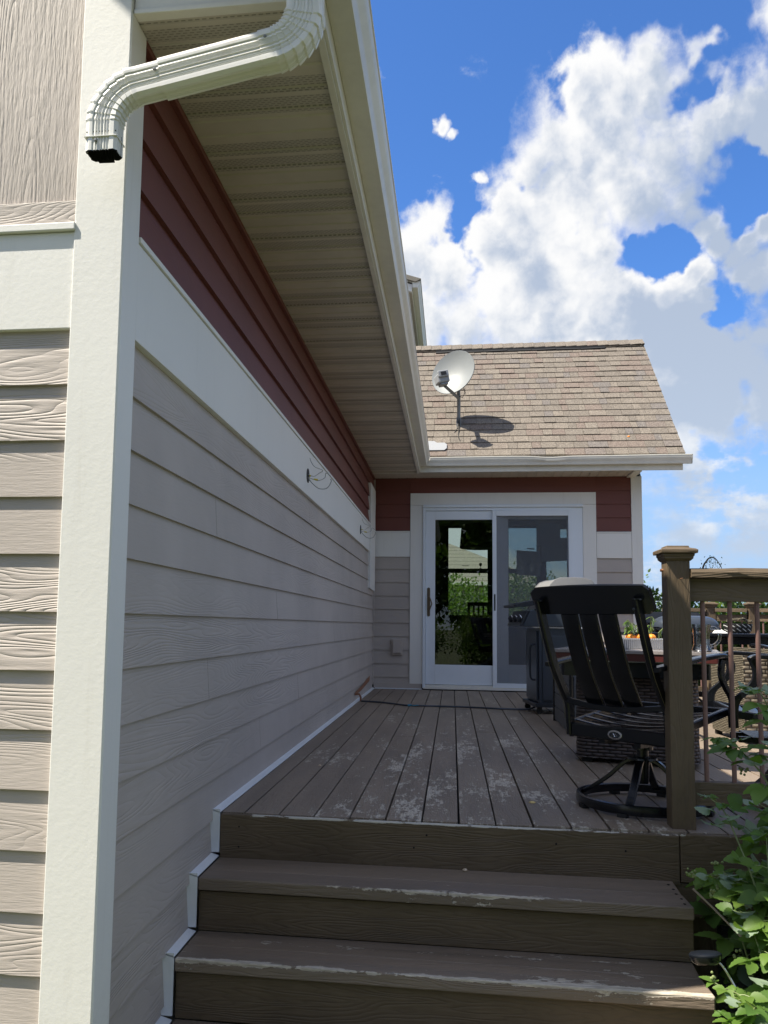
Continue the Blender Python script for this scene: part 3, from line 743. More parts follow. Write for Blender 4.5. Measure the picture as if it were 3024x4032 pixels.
# centre of lower elbow: below-right of the bend
ca = (xb + Ra, 2.165)
pathA, crA = elbow(ca[0], ca[1], Ra, pi, pi / 2 + SL, sgn=-1)
endA = pathA[-1]
dirr = (math.cos(SL), math.sin(SL))
L = 0.395
stB = (endA[0] + dirr[0] * L, endA[1] + dirr[1] * L)
Rb = 0.105
cb = (stB[0] - math.sin(SL) * Rb, stB[1] + math.cos(SL) * Rb)
pathB, crB = elbow(cb[0], cb[1], Rb, -pi / 2 + SL, 0.0, sgn=1)
m0 = MB(); m0.loft(dsweep([(xb, 2.082, pi / 2), (xb, 2.12, pi / 2), (xb, 2.165, pi / 2)] + [], 0.092, 0.058), caps=False)
m0.loft(dsweep(pathA, 0.092, 0.058, crA), caps=False)
endc = [(endA[0] + dirr[0] * t, endA[1] + dirr[1] * t, SL) for t in (0.0, 0.03, 0.075)]
m0.loft(dsweep(endc, 0.092, 0.058), caps=False)
el_a = m0.build('elbow', 'downspout_metal', ds, smooth=True)
m1 = MB(); m1.loft(dsweep([(endA[0] + dirr[0] * t, endA[1] + dirr[1] * t, SL) for t in (0.07, 0.15, 0.25, L - 0.02)], 0.098, 0.064), caps=False)
m1.build('pipe', 'downspout_metal', ds, smooth=True)
m2 = MB(); m2.loft(dsweep([(stB[0] - dirr[0] * t, stB[1] - dirr[1] * t, SL) for t in (0.035, 0.0)], 0.102, 0.068), caps=False)
m2.loft(dsweep(pathB, 0.102, 0.068, crB), caps=False)
eb = pathB[-1]
m2.loft(dsweep([(eb[0], eb[1], pi / 2), (eb[0], eb[1] + 0.05, pi / 2), (eb[0], 2.67, pi / 2)], 0.098, 0.064), caps=False)
m2.build('elbow', 'downspout_metal', ds, smooth=True)
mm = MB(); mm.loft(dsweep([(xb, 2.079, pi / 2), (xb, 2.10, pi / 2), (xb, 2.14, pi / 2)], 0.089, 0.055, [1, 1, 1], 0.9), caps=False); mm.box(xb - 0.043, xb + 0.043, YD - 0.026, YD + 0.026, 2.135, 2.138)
mm.build('mouth_shade', 'black_hole', ds, smooth=True)  # black sleeve stands in for the shade inside the open pipe
mm = MB(); mm.prism([(xb - 0.030, YD + 0.024, 2.082), (xb + 0.020, YD + 0.024, 2.082), (xb + 0.022, YD + 0.024, 2.072), (xb - 0.024, YD + 0.024, 2.073)], (0, 0.0015, 0)); mm.build('seam_tab', 'black_hole', ds)
MB().box(xb - 0.0475, xb + 0.0475, YD - 0.0315, YD + 0.0315, 2.1195, 2.1215).build('crimp_line', 'downspout_metal', ds)
for (sx_, sz_, fy) in ((xb - 0.012, 2.108, -1), (endA[0] + 0.055, endA[1] + 0.025, -1), (stB[0] - 0.02, stB[1] + 0.02, -1)):
    q = MB(); q.lathe([(0.0001, -0.004), (0.005, -0.004), (0.005, 0), (0.003, 0.003), (0.0001, 0.003)], (0, 0, 0), 8, Matrix.Translation((sx_, YD - 0.033, sz_)) @ Matrix.Rotation(pi / 2, 4, 'X'))
    q.build('screw', 'grey_metal', ds)

# metal flashing that covers the gap between siding and deck / stairs
T1L, T1R, T2, T3 = 3.12, 3.10, 2.874, 2.62
Z1, Z2, Z3 = -0.172, -0.367, -0.572
fm = MB()
def fl_top(y0, y1, z): fm.hexa([(-0.988, y0, z + 0.016), (-0.940, y0, z + 0.003), (-0.940, y1, z + 0.003), (-0.988, y1, z + 0.016)], [(-0.988, y0, z + 0.019), (-0.940, y0, z + 0.006), (-0.940, y1, z + 0.006), (-0.988, y1, z + 0.019)])
def fl_face(y, z0, z1): fm.box(-0.990, -0.940, y - 0.004, y, z0, z1)
fl_top(YF - 0.005, YW - 0.01, 0.0); fl_face(YF - 0.001, Z1 + 0.018, 0.017)
fl_top(T1L - 0.005, YF - 0.005, Z1); fl_face(T1L - 0.001, Z2 + 0.018, Z1 + 0.017)
fl_top(T2 - 0.005, T1L - 0.005, Z2); fl_face(T2 - 0.001, Z3 + 0.018, Z2 + 0.017)
fl_top(T3 - 0.005, T2 - 0.005, Z3); fl_face(T3 - 0.001, GZ, Z3 + 0.017)
fm.box(-0.94, -0.366, YW - 0.016, YW - 0.012, 0.0, 0.014)
fm.build('flashing', 'flashing', house)
# plinth strip of cut siding seen above the flashing at the back
MB().box(-0.955, -0.372, YW - 0.010, YW + 0.01, 0.014, 0.075).build('skirt_board', 'taupe_back_x', house)

# ------------------------------------------------------------------ sliding door (part of the house, panes and handles below it)
door = bpy.data.objects.new('sliding_door', None); C.objects.link(door); door.parent = house; door.location = Vector((0.6, YW, 0.0)) - house.location
def dpart(name, m, boxes, parent=door, bevel=0.002, y0=0, y1=0):
    mb = MB()
    for bx in boxes: mb.box(*bx)
    return mb.build(name, m, parent, bevel)
fy = YW - 0.03
dpart('frame', 'vinyl_white', [(-0.362, -0.328, fy, YW + 0.09, 0.02, 2.226), (1.436, 1.556, fy + 0.02, YW + 0.09, 0.02, 2.226), (-0.362, 1.556, fy - 0.006, YW + 0.09, 2.228, 2.262),
      (-0.328, 1.436, fy + 0.012, YW + 0.09, 2.19, 2.227)])
dpart('sill', 'cream_metal', [(-0.35, 1.55, fy - 0.02, YW + 0.1, 0.012, 0.03), (-0.33, 1.44, fy + 0.002, YW + 0.1, 0.031, 0.062)])
ly = YW - 0.002
dpart('door_leaf', 'vinyl_white', [(-0.325, -0.212, ly, ly + 0.04, 0.068, 2.186), (0.489, 0.60, ly, ly + 0.04, 0.068, 2.186), (-0.211, 0.488, ly, ly + 0.04, 0.068, 0.305), (-0.211, 0.488, ly, ly + 0.04, 2.079, 2.186)])
dpart('door_leaf', 'vinyl_white', [(0.56, 0.675, ly + 0.045, ly + 0.085, 0.068, 2.186), (1.379, 1.44, ly + 0.045, ly + 0.085, 0.068, 2.186), (0.676, 1.378, ly + 0.045, ly + 0.085, 0.068, 0.318), (0.676, 1.378, ly + 0.045, ly + 0.085, 2.091, 2.186)])
dpart('glass', 'door_glass', [(-0.215, 0.492, ly + 0.018, ly + 0.022, 0.30, 2.085)], bevel=0)
dpart('glass', 'door_glass', [(0.672, 1.382, ly + 0.063, ly + 0.067, 0.31, 2.095)], bevel=0)
sy = YW - 0.022
dpart('screen_frame', 'vinyl_white', [(0.482, 0.530, sy - 0.008, sy + 0.012, 0.045, 2.188), (1.385, 1.434, sy - 0.008, sy + 0.012, 0.045, 2.188), (0.531, 1.384, sy - 0.008, sy + 0.012, 0.045, 0.098), (0.531, 1.384, sy - 0.008, sy + 0.012, 2.122, 2.188)])
dpart('insect_screen', 'insect_screen', [(0.528, 1.387, sy + 0.004, sy + 0.0045, 0.09, 2.13)], bevel=0)
hd = MB(); hd.box(-0.308, -0.272, ly - 0.008, ly, 0.905, 1.223)
for zz in (0.905, 1.223): hd.lathe([(0.018, -0.004), (0.018, 0.004)], (0, 0, 0), 16, Matrix.Translation((-0.29, ly - 0.004, zz)) @ Matrix.Rotation(pi / 2, 4, 'X'))
handle = hd.build('door_handle', 'bronze', door, 0.001)
MB().tube([(-0.285, ly - 0.008, 1.13), (-0.280, ly - 0.035, 1.125), (-0.262, ly - 0.04, 1.08), (-0.250, ly - 0.04, 1.04), (-0.272, ly - 0.035, 0.985), (-0.283, ly - 0.008, 0.96)], 0.008, 8).build('grip', 'bronze', handle, smooth=True)
dpart('screen_latch', 'black_metal', [(0.500, 0.516, sy - 0.014, sy - 0.0085, 0.965, 1.165)])
# papers taped to the inside of the right pane
for (x0, x1, z0, z1, sk) in ((1.02, 1.30, 1.765, 2.04, 0.0), (0.775, 1.06, 1.40, 1.70, 0.01), (1.075, 1.377, 1.575, 1.855, -0.008), (0.90, 0.99, 1.72, 1.735, 0.004)):
    q = MB(); q.prism([(x0, ly + 0.074, z0 + sk), (x1, ly + 0.074, z0 - sk), (x1 + 0.003, ly + 0.074, z1 - sk), (x0 + 0.002, ly + 0.074, z1 + sk)], (0, 0.001, 0)); q.build('taped_paper', 'paper', door)
# gas line through the base of the wall, rust-stained cut in the siding
MB().tube([(-0.975, 8.47, 0.075), (-0.930, 8.47, 0.078), (-0.915, 8.47, 0.05), (-0.915, 8.47, 0.012)], 0.010, 8).build('gas_stub', 'rust', house, smooth=True)
rs = MB(); rs.prism([(-0.968, 8.42, 0.07), (-0.968, 9.0, 0.075), (-0.967, 9.86, 0.120), (-0.967, 9.90, 0.175), (-0.967, 9.55, 0.160), (-0.967, 9.1, 0.125), (-0.967, 8.44, 0.10)], (0.0025, 0, 0)); rs.build('rust_stain', 'rust', house)

# ------------------------------------------------------------------ dark room and far windows seen through the glass
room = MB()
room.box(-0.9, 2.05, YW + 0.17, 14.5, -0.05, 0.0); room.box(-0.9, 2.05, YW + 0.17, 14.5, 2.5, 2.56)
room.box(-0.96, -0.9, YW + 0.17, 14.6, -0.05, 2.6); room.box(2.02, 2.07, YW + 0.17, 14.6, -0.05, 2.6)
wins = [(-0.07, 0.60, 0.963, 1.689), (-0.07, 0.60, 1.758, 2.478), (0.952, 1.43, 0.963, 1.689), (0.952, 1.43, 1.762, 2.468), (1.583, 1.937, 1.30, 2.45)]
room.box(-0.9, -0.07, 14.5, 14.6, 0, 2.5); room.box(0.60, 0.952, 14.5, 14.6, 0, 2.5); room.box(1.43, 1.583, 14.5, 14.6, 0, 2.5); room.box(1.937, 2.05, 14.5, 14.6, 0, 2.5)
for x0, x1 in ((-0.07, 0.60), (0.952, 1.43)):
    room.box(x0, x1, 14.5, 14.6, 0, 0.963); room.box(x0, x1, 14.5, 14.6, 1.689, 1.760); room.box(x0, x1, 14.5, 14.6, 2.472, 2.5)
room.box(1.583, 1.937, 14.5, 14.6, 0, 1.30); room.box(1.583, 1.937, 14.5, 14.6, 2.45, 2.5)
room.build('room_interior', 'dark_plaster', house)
pl = thing('pendant_lamp', 'dark drum lamp shade hanging inside behind the door glass', 'lamp', (0.42, 13.2, 2.25))
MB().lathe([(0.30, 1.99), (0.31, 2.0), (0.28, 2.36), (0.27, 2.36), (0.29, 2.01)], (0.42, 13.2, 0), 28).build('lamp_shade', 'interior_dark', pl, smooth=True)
MB().tube([(0.42, 13.2, 2.2), (0.42, 13.2, 2.5)], 0.006, 6).build('cord', 'interior_dark', pl)
dc = thing('dining_chair', 'dark slat-back chair silhouetted indoors behind the left glass pane', 'chair', (0.45, 13.6, 0))
q = MB(); q.box(0.24, 0.66, 13.58, 13.62, 1.10, 1.16); q.box(0.24, 0.28, 13.58, 13.62, 0, 1.10); q.box(0.62, 0.66, 13.58, 13.62, 0, 1.10)
for k in range(4): q.box(0.325 + k * 0.075, 0.355 + k * 0.075, 13.585, 13.615, 0.62, 1.10)
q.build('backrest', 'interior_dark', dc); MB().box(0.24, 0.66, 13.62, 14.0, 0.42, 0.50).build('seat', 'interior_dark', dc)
for lx in (0.25, 0.62): MB().box(lx, lx + 0.035, 13.96, 13.99, 0, 0.42).build('leg', 'interior_dark', dc)
gobl = MB(); gobl.lathe([(0.028, 0), (0.026, 0.004), (0.004, 0.008), (0.004, 0.035), (0.018, 0.05), (0.024, 0.075), (0.020, 0.095)], (0.475, 14.44, 1.758), 12); tag(gobl.build('goblet', 'interior_dark'), 'small dark goblet standing on the meeting rail of the far window', 'goblet')
tag(MB().box(0.30, 0.62, 14.42, 14.50, 1.745, 1.757).build('window_shelf', 'interior_dark', house), None)
# neighbour's house beyond those windows
nb = thing('neighbour_house', 'grey shingled hip-roofed house seen through the far window of the room', 'house', (-1.5, 34, GZ))
q = MB(); q.add([(-9, 30, 2.30), (3.5, 30, 2.30), (3.5, 38, 2.30), (-9, 38, 2.30), (-5, 33.4, 4.02), (-0.12, 33.2, 4.02)], [(0, 1, 5, 4), (1, 2, 5), (2, 3, 4, 5), (3, 0, 4), (3, 2, 1, 0)]); q.build('roof', 'far_roof', nb)
MB().box(-8.6, 3.2, 30.4, 37.6, GZ, 2.29).build('wall', 'taupe_siding_x', nb)
MB().box(-9, 3.5, 29.9, 30.0, 2.22, 2.34).build('gutter', 'cream_metal', nb)
MB().box(0.35, 0.60, 31.3, 31.6, 2.85, 3.02).build('roof_vent', 'interior_dark', nb)

# ------------------------------------------------------------------ small things on the walls
def wirebox(y, z, label, s=1.0, flip=False):
    t = thing('junction_box', label, 'junction box', (-0.957, y, z), 'open junction boxes on the white band')
    q = MB(); q.lathe([(0.048 * s, 0), (0.048 * s, 0.0035), (0.040 * s, 0.0035), (0.040 * s, 0.001)], (0, 0, 0), 24, Matrix.Translation((-0.957, y, z)) @ Matrix.Rotation(pi / 2, 4, 'Y')); q.build('ring', 'black_rubber', t, smooth=True)
    def wr(pts, r, m, nm):
        # smooth the points with a Catmull-Rom pass
        P = [Vector((-0.957 + a, y + b_, z + c_)) for a, b_, c_ in pts]; out = []
        for i in range(len(P) - 1):
            p0, p1, p2, p3 = P[max(i - 1, 0)], P[i], P[i + 1], P[min(i + 2, len(P) - 1)]
            for k in range(6):
                u = k / 6; out.append(0.5 * ((2 * p1) + (p2 - p0) * u + (2 * p0 - 5 * p1 + 4 * p2 - p3) * u * u + (3 * p1 - 3 * p2 + p3 - p0) * u ** 3))
        out.append(P[-1]); MB().tube(out, r, 6).build(nm, m, t, smooth=True)
    wr([(0, 0, -0.01), (0.03, 0.02, -0.02), (0.07, 0.02, -0.03), (0.11, 0.03, -0.01), (0.12, 0.02, 0.02), (0.15, 0.03, 0.0)], 0.0022, 'wire_grey', 'wire')
    wr([(0, 0, -0.01), (0.03, -0.01, -0.05), (0.08, -0.02, -0.09), (0.13, 0, -0.085), (0.155, 0.02, -0.04), (0.15, 0.03, -0.02)], 0.0032, 'wire_grey', 'wire')
    wr([(0, 0, 0.01), (0.04, 0.0, -0.005), (0.07, 0.03, 0.02), (0.10, 0.0, 0.035), (0.05, -0.02, 0.055), (0.025, -0.03, 0.09), (0.02, -0.04, 0.11)], 0.002, 'wire_grey', 'wire')
    wr([(0.012, 0, 0.0), (0.02, 0, -0.002)], 0.007, 'wire_yellow', 'connector'); wr([(0.04, 0.01, -0.022), (0.066, 0.015, -0.026)], 0.006, 'wire_yellow', 'connector')
    return t
wirebox(5.415, 1.758, 'open round electrical box with looping wires on the white band, nearer the camera')
wirebox(8.64, 1.767, 'open electrical box with tangled wires on the white band near the inner corner')
ob = thing('outlet_cover', 'taupe weatherproof outlet cover low on the siding left of the door', 'outlet cover', (-0.674, YW, 0.51))
MB().box(-0.742, -0.606, YW - 0.028, YW - 0.004, 0.413, 0.609).build('plate', 'taupe_back_x', ob, 0.003)
MB().box(-0.722, -0.620, YW - 0.05, YW - 0.029, 0.435, 0.600).build('cover', 'taupe_back_x', ob, 0.004)

# ------------------------------------------------------------------ satellite dish
sdish = thing('satellite_dish', 'grey-white satellite dish on a pole on the shingled roof', 'satellite dish', (0.074, 10.33, 3.24))
# reflector: shallow bowl facing the camera, left and a little up
dcn = Vector((0.0, 10.16, 3.90)); nrm = Vector((-0.50, -1.0, 0.30)).normalized()
uax = Vector((0, 0, 1)).cross(nrm).normalized(); vax = nrm.cross(uax)
rings = []; nR = 40
RX, RZ = 0.285, 0.30
def dp(r, a, back=0.0): return dcn + uax * (RX * r * math.cos(a)) + vax * (RZ * r * math.sin(a)) + nrm * (0.065 * (r * r - 1) - back)
for r in (0.02, 0.3, 0.55, 0.8, 0.97, 1.0): rings.append([dp(r, 2 * pi * k / nR) for k in range(nR)])
rings.append([dp(1.015, 2 * pi * k / nR, 0.006) for k in range(nR)]); rings.append([dp(1.0, 2 * pi * k / nR, 0.014) for k in range(nR)])
for r in (0.95, 0.7, 0.4, 0.02): rings.append([dp(r, 2 * pi * k / nR, 0.010) for k in range(nR)])
MB().loft(rings).build('reflector', 'dish_white', sdish, smooth=True)
MB().tube([(0.074, 10.335, 3.25), (0.074, 10.33, 3.62), (0.070, 10.30, 3.72), (0.045, 10.23, 3.84)], 0.022, 12).build('mast', 'grey_metal', sdish, smooth=True)
lnb = Vector((-0.125, 9.83, 3.71))
a0 = Vector((0.072, 10.28, 3.60)); a1 = lnb + Vector((0.03, 0.03, -0.07))
MB().tube([a0, a0.lerp(a1, 0.5), a1], 0.027, 4).build('arm', 'grey_metal', sdish, 0.002)
q = MB(); Mx = Matrix.Translation(lnb) @ Matrix.Scale(1.08, 4) @ Matrix.Rotation(math.radians(-14), 4, 'Y') @ Matrix.Rotation(math.radians(20), 4, 'Z')
q.box(-0.07, 0.07, -0.05, 0.07, -0.045, 0.055, Mx); fh = q.build('feed_horn', 'light_grey', sdish, 0.015)
q = MB(); q.box(-0.062, 0.062, -0.075, -0.048, 0.01, 0.085, Mx); q.build('feed_cap', 'light_grey', fh, 0.012)
q = MB(); q.box(-0.032, 0.032, -0.080, -0.0755, 0.026, 0.066, Mx); q.build('dark_window', 'black_rubber', fh, 0.003)
q = MB(); q.box(-0.045, 0.045, -0.04, 0.05, -0.072, -0.045, Mx); q.build('feed_bracket', 'grey_metal', sdish, 0.008)
q = MB()
q.hexa([(0.01, 10.26, 3.185), (0.14, 10.26, 3.185), (0.14, 10.40, 3.325), (0.01, 10.40, 3.325)], [(0.01, 10.255, 3.195), (0.14, 10.255, 3.195), (0.14, 10.395, 3.335), (0.01, 10.395, 3.335)])
q.box(0.045, 0.055, 10.29, 10.38, 3.21, 3.36); q.box(0.093, 0.103, 10.29, 10.38, 3.21, 3.36)
q.build('mount_bracket', 'grey_metal', sdish)
MB().tube([(0.074, 10.30, 3.32), (0.05, 10.24, 3.20), (0.02, 10.20, 3.145)], 0.006, 6).build('cable', 'black_rubber', sdish)
MB().tube([(0.076, 10.30, 3.30), (0.072, 10.20, 3.16), (0.070, 10.12, 3.07), (0.09, 10.05, 3.005)], 0.005, 6).build('cable', 'black_rubber', sdish)
MB().tube([(0.06, 10.25, 3.62), (0.12, 10.24, 3.60), (0.15, 10.25, 3.66), (0.13, 10.24, 3.73)], 0.005, 6).build('cable', 'black_rubber', sdish)

# ------------------------------------------------------------------ deck and stairs
deck = thing('deck', 'brown painted wooden deck with worn peeling boards beside the house', 'deck', (1.0, 7.0, GZ))
fb_ = MB(); X = 0.0257 - 0.1455 * 7 + 0.0; rr = random.Random(5)
xs = []
k = -7
while 0.0257 + 0.1455 * k < 8.0:
    a = max(0.0257 + 0.1455 * k + 0.0037, -0.941); e = 0.0257 + 0.1455 * (k + 1) - 0.0037
    if e > a + 0.01:
        yend = YW - 0.02 if a < 2.3 else 10.2
        cuts = [YF + 0.024] + sorted([rr.uniform(4.5, 9.5) for _ in range(1)]) + [yend]
        if k == -6: cuts = [YF + 0.024, 5.15, yend]
        for i in range(len(cuts) - 1):
            dz = rr.uniform(-0.0018, 0.0012); sk = rr.uniform(-0.0012, 0.0012)
            y0, y1 = cuts[i] + (0.0012 if i else rr.uniform(-0.002, 0.003)), cuts[i + 1] - 0.0012
            fb_.hexa([(a, y0, -0.032), (e, y0, -0.032), (e, y1, -0.032), (a, y1, -0.032)], [(a + sk, y0, dz), (e + sk, y0, dz + rr.uniform(-0.001, 0.001)), (e, y1, dz), (a, y1, dz)])
    k += 1
fb_.build('floor_boards', 'deck_boards', deck, 0.002)
j = MB(); j.box(-0.93, 8, YF + 0.04, 10.2, -0.26, -0.034); j.build('underdeck_shade', 'black_hole', deck)  # one solid black block, painting the shade seen through the board gaps
MB().hexa([(-0.939, YF, Z1 - 0.02), (0.858, YF + 0.002, Z1 - 0.02), (0.858, YF + 0.036, Z1 - 0.02), (-0.939, YF + 0.036, Z1 - 0.02)],
          [(-0.939, YF - 0.001, -0.004), (0.858, YF, -0.010), (0.858, YF + 0.018, -0.008), (-0.939, YF + 0.018, -0.002)]).build('rim_board', 'rim_paint', deck, 0.003)
MB().hexa([(0.862, YF + 0.002, Z1 - 0.01), (8, YF + 0.01, Z1 - 0.01), (8, YF + 0.036, Z1 - 0.01), (0.862, YF + 0.036, Z1 - 0.01)],
          [(0.862, YF, -0.004), (8, YF + 0.008, -0.004), (8, YF + 0.022, -0.003), (0.862, YF + 0.020, -0.003)]).build('rim_board', 'rim_paint', deck, 0.003)
MB().box(0.84, 8, YF + 0.012, YF + 0.04, -0.31, Z1 - 0.014).build('rim_board', 'brown_paint_x', deck, 0.003)
for px in (0.95, 2.9, 5.0): MB().box(px, px + 0.09, 3.6, 3.69, GZ, -0.03).build('support_post', 'brown_paint_z', deck)
stairs = thing('stairs', 'three brown wooden steps with peeling pale treads leading up to the deck', 'stairs', (0, 3.0, GZ))
def tread(z, yl, yr, seam, yb, xr, m):
    for (fa, fbk) in (('nose', 'seam'), ('seam', 'back')):
        pass
    a = MB(); a.hexa([(-0.939, yl, z - 0.045), (xr, yr, z - 0.048), (xr - 0.005, seam - 0.0015, z - 0.045), (-0.939, seam - 0.0015, z - 0.045)],
                     [(-0.939, yl, z), (xr, yr, z - 0.004), (xr - 0.005, seam - 0.0015, z - 0.002), (-0.939, seam - 0.0015, z)])
    a.hexa([(-0.939, seam + 0.0015, z - 0.045), (xr - 0.006, seam + 0.0015, z - 0.045), (xr + 0.004, yb, z - 0.045), (-0.939, yb, z - 0.045)],
           [(-0.939, seam + 0.0015, z - 0.001), (xr - 0.006, seam + 0.0015, z - 0.003), (xr + 0.004, yb, z - 0.004), (-0.939, yb, z - 0.001)])
    a.build('tread', m, stairs, 0.005)
tread(Z1, 3.12, 3.10, 3.237, YF - 0.002, 0.825, 'tread_paint_a')
tread(Z2, 2.874, 2.868, 3.0, 3.143, 0.82, 'tread_paint_b')
tread(Z3, 2.62, 2.62, 2.75, 2.895, 0.83, 'tread_paint_c')
MB().hexa([(-0.939, 3.142, Z2), (0.828, 3.13, Z2), (0.828, 3.17, Z2), (-0.939, 3.18, Z2)], [(-0.939, 3.142, Z1 - 0.053), (0.828, 3.13, Z1 - 0.056), (0.828, 3.17, Z1 - 0.053), (-0.939, 3.18, Z1 - 0.053)]).build('riser', 'riser_paint', stairs, 0.002)
MB().box(-0.939, 0.824, 2.895, 2.93, Z3, Z2 - 0.053).build('riser', 'riser_paint', stairs, 0.002)
MB().box(-0.939, 0.824, 2.642, 2.68, GZ, Z3 - 0.053).build('riser', 'riser_paint', stairs, 0.002)
sg = MB(); sg.prism([(0.786, 2.69, GZ), (0.786, 2.69, Z3 - 0.05), (0.786, 2.94, Z3 - 0.05), (0.786, 2.94, Z2 - 0.05), (0.786, 3.18, Z2 - 0.05), (0.786, 3.18, Z1 - 0.05), (0.786, YF, Z1 - 0.05), (0.786, YF, GZ)], (0.036, 0, 0)); sg.build('stringer', 'brown_paint_x', stairs)
for (x_, z_) in ((-0.86, -0.05), (-0.86, -0.13), (-0.1, -0.05), (0.4, -0.06), (0.66, -0.075), (-0.15, -0.10)):
    q = MB(); q.ball((x_, YF - 0.0005, z_), 0.004, 6, (1, 0.3, 1)); q.build('nail_head', 'black_hole', deck)
for i in range(5):
    q = MB(); q.ball((0.80 + 0.004 * (i % 2), 3.13 + i * 0.055, Z1 - 0.002), 0.006, 6, (1, 1, 0.3)); q.build('nail_head', 'black_hole', stairs)

# near guard rail
def post_geo(t, x0, x1, y0, y1, z0, z1, capz=None, cw=0.052):
    MB().box(x0, x1, y0, y1, z0, z1).build('post', 'brown_paint_z', t, 0.003)
    cx, cy = (x0 + x1) / 2, (y0 + y1) / 2; h = (x1 - x0) / 2
    def sq(w_, z): return [Vector((cx - w_, cy - w_, z)), Vector((cx + w_, cy - w_, z)), Vector((cx + w_, cy + w_, z)), Vector((cx - w_, cy + w_, z))]
    c = MB(); c.loft([sq(h + 0.002, z1 - 0.002), sq(h + 0.012, z1 + 0.008), sq(h + 0.012, z1 + 0.014), sq(h + 0.016, z1 + 0.020), sq(h + 0.016, z1 + 0.028)])
    c.loft([sq(h + 0.026, z1 + 0.0285), sq(h + 0.027, z1 + 0.042), sq(h + 0.020, z1 + 0.0465), sq(h + 0.000, z1 + 0.052), sq(h - 0.002, z1 + 0.060)])
    c.build('post_cap', 'brown_paint_x', t, 0.002)
rail = thing('deck_railing', 'brown wooden guard rail with copper-toned balusters at the head of the stairs', 'railing', (0.89, 3.515, 0))
post_geo(rail, 0.849, 0.938, 3.470, 3.559, -0.002, 1.048)
post_geo(rail, 2.65, 2.74, 3.470, 3.559, -0.002, 1.048)
post_geo(rail, 4.45, 4.54, 3.470, 3.559, -0.002, 1.048)
tr = MB(); n = 60; rr = random.Random(4); rings = []
for i in range(n + 1):
    x = 0.939 + (4.45 - 0.939) * i / n; a = rr.uniform(-0.0015, 0.0015); c_ = rr.uniform(-0.003, 0.003)
    rings.append([Vector((x, 3.455 + c_, 0.981 + a)), Vector((x, 3.575, 0.981)), Vector((x, 3.575, 1.018)), Vector((x, 3.46 - c_, 1.017 + a)), Vector((x, 3.452 - c_ * 0.5, 1.0))])
tr.loft(rings); tr.build('top_rail', 'weathered_rail', rail)
MB().box(0.939, 4.45, 3.495, 3.535, 0.887, 0.978).build('upper_rail', 'brown_paint_x', rail, 0.002)
MB().box(0.939, 4.45, 3.495, 3.535, 0.089, 0.180).build('bottom_rail', 'brown_paint_x', rail, 0.002)
MB().hexa([(0.940, 3.485, 0.092), (0.954, 3.485, 0.092), (0.952, 3.494, 0.092), (0.94, 3.494, 0.092)], [(0.940, 3.485, 0.180), (0.952, 3.485, 0.180), (0.952, 3.494, 0.180), (0.94, 3.494, 0.180)]).build('rail_cleat', 'brown_paint_z', rail)
for k in range(33):
    x = 0.994 + 0.1035 * k
    if abs(x - 2.695) < 0.07 or x > 4.4: continue
    MB().lathe([(0.0092, 0.1802), (0.0092, 0.8868)], (x, 3.515, 0), 12).build('baluster', 'copper_baluster', rail, smooth=True)
MB().tube([(0.900, 3.470, 0.974), (0.899, 3.430, 0.975)], 0.0016, 6).build('nail', 'rust', rail)
MB().tube([(0.849, 3.53, 1.012), (0.838, 3.53, 1.012)], 0.006, 8).build('bolt_head', 'rust', rail)

# far guard rail, set at an angle across the end of the deck
fr = thing('far_railing', 'sunlit brown deck railing at the far side behind the dining table', 'railing', (3, 9.2, 0))
rp = [(2.26, 9.45), (2.74, 9.42), (3.13, 9.30), (4.2, 8.6), (5.4, 7.6), (6.6, 6.4)]
for i, (x, y) in enumerate(rp[1:], 1):
    post_geo(fr, x - 0.045, x + 0.045, y - 0.045, y + 0.045, -0.002, 1.01)
for i in range(len(rp) - 1):
    p, q_ = Vector((*rp[i], 0)), Vector((*rp[i + 1], 0)); d = q_ - p; Ln = d.length; ang = math.atan2(d.y, d.x)
    Mr = Matrix.Translation(p) @ Matrix.Rotation(ang, 4, 'Z')
    a, e = (0.05 if i else 0.0), Ln - 0.05
    q = MB(); q.box(a, e, -0.06, 0.06, 0.963, 1.0, Mr); q.build('top_rail', 'weathered_rail', fr, 0.002)
    q = MB(); q.box(a, e, -0.02, 0.02, 0.865, 0.935, Mr); q.build('upper_rail', 'brown_paint_x', fr, 0.002)
    q = MB(); q.box(a, e, -0.02, 0.02, 0.09, 0.17, Mr); q.build('bottom_rail', 'brown_paint_x', fr, 0.002)
    nb_ = max(2, int((e - a) / 0.1))
    for k in range(nb_):
        pt = Mr @ Vector((a + (e - a) * (k + 0.5) / nb_, 0, 0))
        MB().lathe([(0.0095, 0.17), (0.0095, 0.866)], (pt.x, pt.y, 0), 8).build('baluster', 'copper_baluster', fr, smooth=True)

